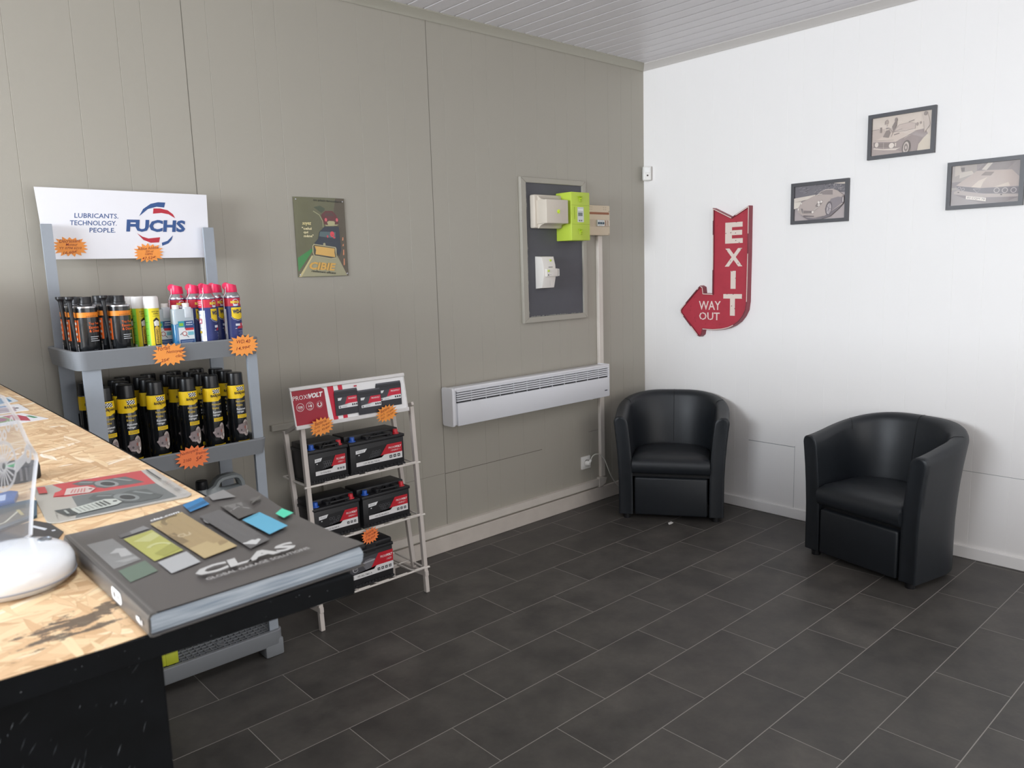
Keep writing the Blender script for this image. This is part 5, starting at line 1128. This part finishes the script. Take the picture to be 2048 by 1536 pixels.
a.poly(V([(.131, .3181), (.1582, .3285), (.1562, .2845), (.1288, .2753)]), '#2f6f9e').poly(V([(.1298, .295), (.157, .309), (.156, .296), (.129, .283)]), '#275a80')
a.poly(V([(.1661, .3235), (.1889, .3291), (.1904, .2814), (.1639, .2961)]), '#7b7977').poly(V([(.1305, .2438), (.1578, .2468), (.1569, .0927), (.1289, .0811)]), '#5c5a59').ell(.142, .207, .011, .017, '#3c3a3a').ring(.142, .207, .011, .014, '#7d7b79', 20, 200, 20, sy=1.5)
a.poly(V([(.131, .175), (.1572, .19), (.157, .165), (.143, .150), (.138, .125), (.146, .112), (.150, .100), (.139, .088), (.1295, .10)]), '#b9b8b6').ell(.140, .152, .006, .009, '#6f6d6c').poly(V([(.144, .135), (.1568, .14), (.1569, .105), (.152, .11)]), '#545251')
a.poly(V([(.1629, .2651), (.1908, .2662), (.1876, .1941), (.1617, .1875)]), '#55524f').poly(V([(.165, .255), (.188, .250), (.185, .225), (.166, .235)]), '#6f6c69').line(V([(.165, .225), (.178, .235), (.187, .215)]), .002, '#8b8885')
a.poly(V([(.1628, .1801), (.1905, .1909), (.1921, .1184), (.1633, .1062)]), '#5a9fba').poly(V([(.1632, .15), (.192, .168), (.1921, .158), (.1632, .140)]), '#5093ae').poly(V([(.1628, .1801), (.1905, .1909), (.176, .172)]), '#4f92ac')
a.poly(V([(.2021, .1716), (.2170, .1837), (.2195, .1577), (.2017, .1481)]), '#4fc3a0').ell(.205, .235, .007, .006, '#5e5b58').line([(.196, .225), (.214, .240)], .0025, '#67645f')
a.text('clas.com', .0820, .2585, .0075, '#dddcda', w=.036, bold=.03, it=.2, rot=5)
a.text('CLAS', .058, .0395, .0230, '#b3b1ae', w=.110, bold=.045, it=.15, rot=1).text('GLOBAL GARAGE SOLUTIONS', .060, .0245, .0070, '#a5a29f', w=.112, bold=.01, rot=1)
a.build('cover_print', t, lambda u, v, w: CT(u, v, w + .0002), cut=.012)
a = Art(.0001); a.poly(rrect(.075, .0055, .108, .0185, .006), '#e6e6e6').ell(.086, .0115, .002, .003, '#55524f').ell(.098, .0115, .003, .003, '#55524f').rect(.245, .007, .262, .013, '#b8bcc0').poly([(.018, .006), (.030, .008), (.030, .012), (.020, .013)], '#d9d9d9').rect(.012, .007, .016, .012, '#c4c4c4')
a.build('spine_print', t, lambda u, v, w: (BX - .0057 - w, BY + u, CZ + v))

# ---- counter mat with printed car parts
t = thing('printed_mat', 'grey and red printed counter mat with car part pictures lying by the catalogue', 'counter mat', (-3.73, -1.9, CZ))
MP = lambda u, v, d: (-3.82 + u, -2.0 + v, CZ + d)
OM = [(.0021, .0192), (.0035, .010), (.008, .0052), (.0140, .002), (.17, -.0075), (.178, -.0073), (.185, -.002), (.1883, .0063), (.1983, .200), (.1984, .2096), (.19, .212), (.030, .2336), (.0250, .225), (.0128, .1282)]
b = B(); b.prism(OM, MP, 0, .0020, .0006, 1); b.build('sheet', mat('#aba69d', .32, coat=.4), t, smooth=0)
a = Art(.00006)
a.poly([(.0521, .2271), (.180, .2123), (.1702, .1076), (.0493, .1334), (.036, .1451), (.0572, .1867)], '#b7474a').poly([(.0569, .1281), (.1702, .1076), (.1673, .0046), (.0331, .0035), (.0496, .0639)], '#6a6d6c')
for P, c1, c2 in (([(.0752, .208), (.0937, .216), (.1081, .1961), (.1322, .1947), (.1496, .1899), (.1604, .1295), (.1435, .1308), (.1224, .1371), (.1052, .1393), (.0975, .1548), (.098, .1752), (.0819, .1864)], '#5d605f', '#878a88'), ([(.0708, .0938), (.0822, .1125), (.1011, .0977), (.1085, .083), (.1278, .0937), (.1486, .0837), (.1498, .0495), (.1554, .0305), (.146, .0161), (.117, .0183), (.1014, .0297), (.101, .048), (.0868, .0698), (.0736, .0785)], '#565a59', '#7e8280')):
    a.poly(P, c1); cx = sum(p[0] for p in P) / len(P); cy = sum(p[1] for p in P) / len(P)
    a.ell(cx + .001, cy - .006, .013, .028, c2, rot=.2).ell(cx + .002, cy - .008, .008, .017, '#3b3d3d', rot=.2).line([(cx - .028, cy + .035), (cx - .012, cy + .02)], .007, c2).line([(cx + .018, cy + .018), (cx + .034, cy - .018)], .006, c2)
a.poly([(.0501, .142), (.0622, .181), (.0888, .1716), (.0946, .1479), (.0818, .129)], '#c9b5ae').poly([(.0364, .1446), (.0437, .1685), (.0616, .1783), (.0501, .142)], '#c0484a').ell(.088, .150, .0025, .004, '#6a5a58')
for i in range(5): a.line([(.060 + i * .004, .146 - i * .0022), (.0685 + i * .0036, .168 - i * .002)], .0014, '#c06a66')
a.poly([(.0413, .0203), (.0379, .0542), (.0868, .0698), (.0986, .0597), (.1009, .0361), (.0915, .0261)], '#b7bab2').poly([(.0201, .0627), (.0389, .0587), (.0392, .0205), (.0279, .0205)], '#4a4d4c').ell(.0945, .047, .003, .004, '#4a4a48')
for i in range(8): a.line([(.046 + i * .0055, .026 + i * .001), (.044 + i * .0055, .052 + i * .0012)], .0014 if i < 5 else .0026, '#7d817b' if i < 5 else '#50534f')
a.poly([(.0298, .221), (.0401, .2162), (.035, .1718), (.0245, .1771)], '#b04848').rect(.020, .20, .023, .222, '#8a8780').line([(.1864, .2052), (.1819, .1182)], .0028, '#4d4e4e').text('Aller contrôler', .1815, .025, .0075, '#6e6d69', w=.085, rot=88, it=.2).rect(.029, .028, .032, .050, '#9fa29c').line([(.017, .026), (.019, .046)], .0016, '#86837d')
a.build('print', t, lambda u, v, w: MP(u, v, .00205 + w))

# ---- acrylic desk lamp
t = thing('acrylic_lamp', 'white round lamp base with an upright etched clear acrylic plate', 'lamp', (-3.893, -2.197, CZ))
b = B(); b.lathe([(.048, 0), (.0545, .002), (.0585, .008), (.0595, .0085), (.0600, .014), (.0590, .024), (.0545, .032), (.047, .0365), (.035, .0385), (0, .039)], 56, (-3.893, -2.197, CZ)); b.build('base', mat('#eef0f4', .16, coat=.6, name='gloss_white_plastic'), t, smooth=60)
b = B(); b.lathe([(.0597, .0078), (.0603, .0078), (.0603, .0092), (.0597, .0092)], 56, (-3.893, -2.197, CZ)); b.build('base_joint', mat('#9a9ca4', .4), t)
b = B(); b.lathe([(.0070, .0372), (.0070, .0386), (.0055, .0388), (.0050, .0378)], 28, (-3.858, -2.186, CZ + .0008)); b.build('switch_ring', mat('#8e9298', .25, metal=.6), t)
dd = Vector((math.cos(R_(235)), math.sin(R_(235)), 0)); nn = Vector((dd.y, -dd.x, 0)); P0 = Vector((-3.865, -2.149, 0))
AP = lambda u, v, d: tuple(P0 + dd * u + nn * (d - .002) + Vector((0, 0, v)))
oa = [(-.001, 1.176), (.092, 1.176), (.110, 1.225), (.118, 1.27), (.108, 1.315), (.08, 1.34), (.045, 1.348), (.02, 1.338), (-.0049, 1.308), (-.0122, 1.294), (-.0197, 1.280), (-.0290, 1.268), (-.0346, 1.262), (-.0355, 1.255), (-.0300, 1.245), (-.0135, 1.211)]
M_ACR = glass_mat('clear_acrylic', .06, (.97, .98, 1.0, 1)); 
def etched(op):
    m = bpy.data.materials.new('etched_and_veiled_acrylic'); m.use_nodes = True; nt = m.node_tree; bs = nt.nodes['Principled BSDF']
    bs.inputs['Base Color'].default_value = rgb('#f6f4f2'); bs.inputs['Roughness'].default_value = .5; bs.inputs['Alpha'].default_value = op; return m
E_VEIL, E2, E3 = etched(.2), etched(.75), etched(.9)
b = B(); b.prism(oa, AP, 0, .004); b.build('acrylic_plate', [M_ACR], t, smooth=0)
b = B(); n = len(oa); oi = inset(oa, .0009)
b.grid([[AP(*p, -.0001) for p in oi], [AP(*p, -.0001) for p in inset(oa, -.0002)], [AP(*p, .0041) for p in inset(oa, -.0002)], [AP(*p, .0041) for p in oi]], close_u=True); b.build('plate_edge', E2, t, smooth=0)
a = Art(.00005)
a.poly(inset(oa, .001), E_VEIL)  # white veil over the whole plate stands for its reflection of the window
WC = (.0310, 1.2640)
a.ring(*WC, .0235, .0275, E2, n=48).ring(*WC, .0035, .0060, E2, n=20)
for k in range(20):
    an = R_(k * 18 + 4); c_, s_ = math.cos(an), math.sin(an)
    a.line([(WC[0] + .006 * c_, WC[1] + .006 * s_), (WC[0] + .0236 * c_, WC[1] + .0236 * s_)], .0021, E2)
a.ring(-.0245, 1.2645, .0035, .0082, E3, n=24, sy=1.35).poly([(-.018, 1.257), (-.018, 1.268), (.004, 1.263), (.010, 1.255), (.004, 1.250)], E3)
rs = random.Random(8)
for k in range(9): a.ring(-.008 + k * .009, 1.301 + .006 * math.sin(k * 1.4), .002, .0042, E2, n=12, sy=1.5)
a.rect(-.012, 1.2745, .09, 1.2755, E2)
a.build('etching_and_veil', t, lambda u, v, w: AP(u, v, .0042 + w))

# ---- small things on the counter
t = thing('card_reader', 'black device with a green light behind the acrylic lamp plate', 'card reader', (-3.83, -1.70, CZ))
b = B(); b.prism([(-3.885, -1.715), (-3.790, -1.715), (-3.768, -1.700), (-3.764, -1.672), (-3.785, -1.640), (-3.885, -1.640)], lambda u, v, d: (u, v, d), CZ, CZ + .026, .005, 3); b.build('case', mat('#24272c', .35), t)
b = B(); b.lathe([(.012, 0), (.011, .001), (0, .001)], 20, (-3.802, -1.685, CZ + .026)); b.build('green_light', mat('#2e9a5e', .25), t)
b = B(); b.box(-3.800, -3.7965, -1.7165, -1.713, CZ + .004, CZ + .024); b.box(-3.792, -3.7895, -1.7165, -1.713, CZ + .004, CZ + .024); b.build('side_stripe', mat('#6c6e74', .4), t)
def sheet(name, pts, th, color, label, cat, art=None, rough=.4):
    t = thing(name, label, cat, (pts[0][0], pts[0][1], CZ)); b = B(); b.prism(pts, lambda u, v, d: (u, v, d), CZ, CZ + th); b.build('sheet', mat(color, rough, coat=.3), t, smooth=0)
    if art:
        a = Art(.00005); art(a); a.build('print', t, lambda u, v, w: (u, v, CZ + th + .0001 + w))
    return t
sheet('business_card', [(-3.73, -.735), (-3.672, -.734), (-3.622, -.690), (-3.622, -.575), (-3.645, -.566), (-3.73, -.570)], .001, '#e9eef2', 'blue and white card, farthest of the three papers on the counter', 'card', lambda a: a.poly([(-3.72, -.72), (-3.676, -.72), (-3.634, -.68), (-3.634, -.59), (-3.72, -.59)], '#4f86a8').poly([(-3.69, -.66), (-3.66, -.66), (-3.66, -.64), (-3.69, -.64)], '#e2edf2'))
sheet('flyer', [(-3.77, -.90), (-3.697, -.895), (-3.634, -.890), (-3.632, -.752), (-3.673, -.742), (-3.77, -.745)], .001, '#f3f2f4', 'white flyer with grey and blue print, middle of the three papers on the counter', 'flyer', lambda a: a.poly([(-3.76, -.89), (-3.66, -.885), (-3.650, -.80), (-3.70, -.79), (-3.76, -.80)], '#b5a3a8').poly([(-3.70, -.785), (-3.66, -.785), (-3.66, -.76), (-3.70, -.76)], '#4a7fae').line([(-3.73, -.85), (-3.68, -.84), (-3.66, -.86)], .01, '#84707a').ell(-3.65, -.83, .004, .01, '#5c5058'))
sheet('leaflet', [(-3.79, -1.105), (-3.727, -1.095), (-3.629, -1.077), (-3.640, -1.02), (-3.657, -.930), (-3.703, -.931), (-3.79, -.95)], .0012, '#f6f5f8', 'white leaflet with red and green print, nearest of the three papers on the counter', 'flyer', lambda a: a.poly([(-3.69, -1.04), (-3.665, -1.075), (-3.66, -1.0), (-3.672, -.945), (-3.70, -.945)], '#b23a52').poly([(-3.75, -1.06), (-3.69, -1.04), (-3.70, -.96), (-3.75, -.96)], '#7a9c52').ell(-3.715, -1.0, .014, .03, '#96366a').poly([(-3.652, -1.04), (-3.643, -1.04), (-3.652, -.99), (-3.660, -.99)], '#3f8a5c').rect(-3.78, -1.09, -3.73, -1.01, '#dfe6f4'))
sheet('photo_card', [(-3.930, -2.02), (-3.822, -1.945), (-3.806, -1.862), (-3.812, -1.848), (-3.93, -1.86)], .004, '#2a4a5e', 'dark blue card with a workshop picture under the acrylic plate', 'card', lambda a: a.poly([(-3.92, -2.0), (-3.825, -1.935), (-3.817, -1.87), (-3.92, -1.875)], '#4a4f4e').line([(-3.91, -1.98), (-3.86, -1.95), (-3.835, -1.90)], .003, '#b8b8a8').rect(-3.838, -1.93, -3.834, -1.895, '#a89f72').ell(-3.875, -1.90, .01, .015, '#a39c98'))
sheet('black_leaflet', [(-3.93, -2.12), (-3.838, -2.10), (-3.812, -2.045), (-3.816, -1.992), (-3.828, -1.962), (-3.93, -1.99)], .0015, '#2b292e', 'black leaflet with small white lettering between lamp and mat', 'leaflet', lambda a: a.poly([(-3.838, -1.99), (-3.828, -2.02), (-3.824, -2.015), (-3.834, -1.985)], '#c9cbd0').rect(-3.822, -2.032, -3.818, -2.027, '#c9cbd0'))
t = thing('blue_packet', 'small blue packet lying behind the acrylic plate on the counter', 'packet', (-3.835, -1.83, CZ)); b = B(); b.prism([(-3.866, -1.860), (-3.832, -1.852), (-3.818, -1.80), (-3.826, -1.787), (-3.860, -1.80)], lambda u, v, d: (u, v, d), CZ, CZ + .009, .002, 2); b.build('wrapper', mat('#4d6fae', .35, noise=.1, nscale=60), t)
a = Art(.00005); a.poly([(-3.852, -1.848), (-3.842, -1.846), (-3.835, -1.81), (-3.845, -1.812)], '#b9c6e2'); a.build('print', t, lambda u, v, w: (u, v, CZ + .0093 + w))

# ceiling lamp added as unseen fill light, an opal panel in a white frame
t = thing('added_ceiling_light', 'added white ceiling light with an opal panel, unseen, brightening counter and floor', 'ceiling light', (-3.75, -2.3, ZC))
b = B(); b.box(-4.06, -3.44, -2.61, -1.99, ZC - .03, ZC + .0, .004, 1); b.build('housing', M_WHPL, t)
def glow(c, s_):
    m = bpy.data.materials.new('added_fill_panel'); m.use_nodes = True; bs = m.node_tree.nodes['Principled BSDF']
    bs.inputs['Emission Color'].default_value = c; bs.inputs['Emission Strength'].default_value = s_; return m
b = B(); b.box(-4.03, -3.47, -2.58, -2.02, ZC - .0325, ZC - .0295); b.build('diffuser', glow((.93, .97, 1, 1), 3.0), t, smooth=0)
L_ = area('added_ceiling_fill', (-3.75, -2.3, ZC - .036), (0, 0, 0), .54, .54, 10, (.91, .955, 1.0))

# printer added out of view, left of the rack, to shade the olive wall
t = thing('added_shade_printer', 'dark grey printer added unseen on the far counter end to shade the olive wall', 'printer', (-4.04, -.24, CZ))
b = B(); b.box(-4.27, -3.80, -.42, -.075, CZ, CZ + .25, .012, 3); b.build('body', mat('#3b3c3f', .5), t)
b = B(); b.box(-4.24, -3.83, -.40, -.10, CZ + .25, CZ + .345, .010, 3); b.build('scanner_lid', mat('#4a4b4f', .45), t)
b = B(); b.box(-4.20, -3.88, -.445, -.42, CZ + .03, CZ + .09, .004, 2); b.build('paper_tray', mat('#2c2d30', .5), t)
b = B(); b.box(-4.10, -3.98, -.428, -.42, CZ + .18, CZ + .22, .002, 1); b.build('control_panel', mat('#17181b', .25), t)
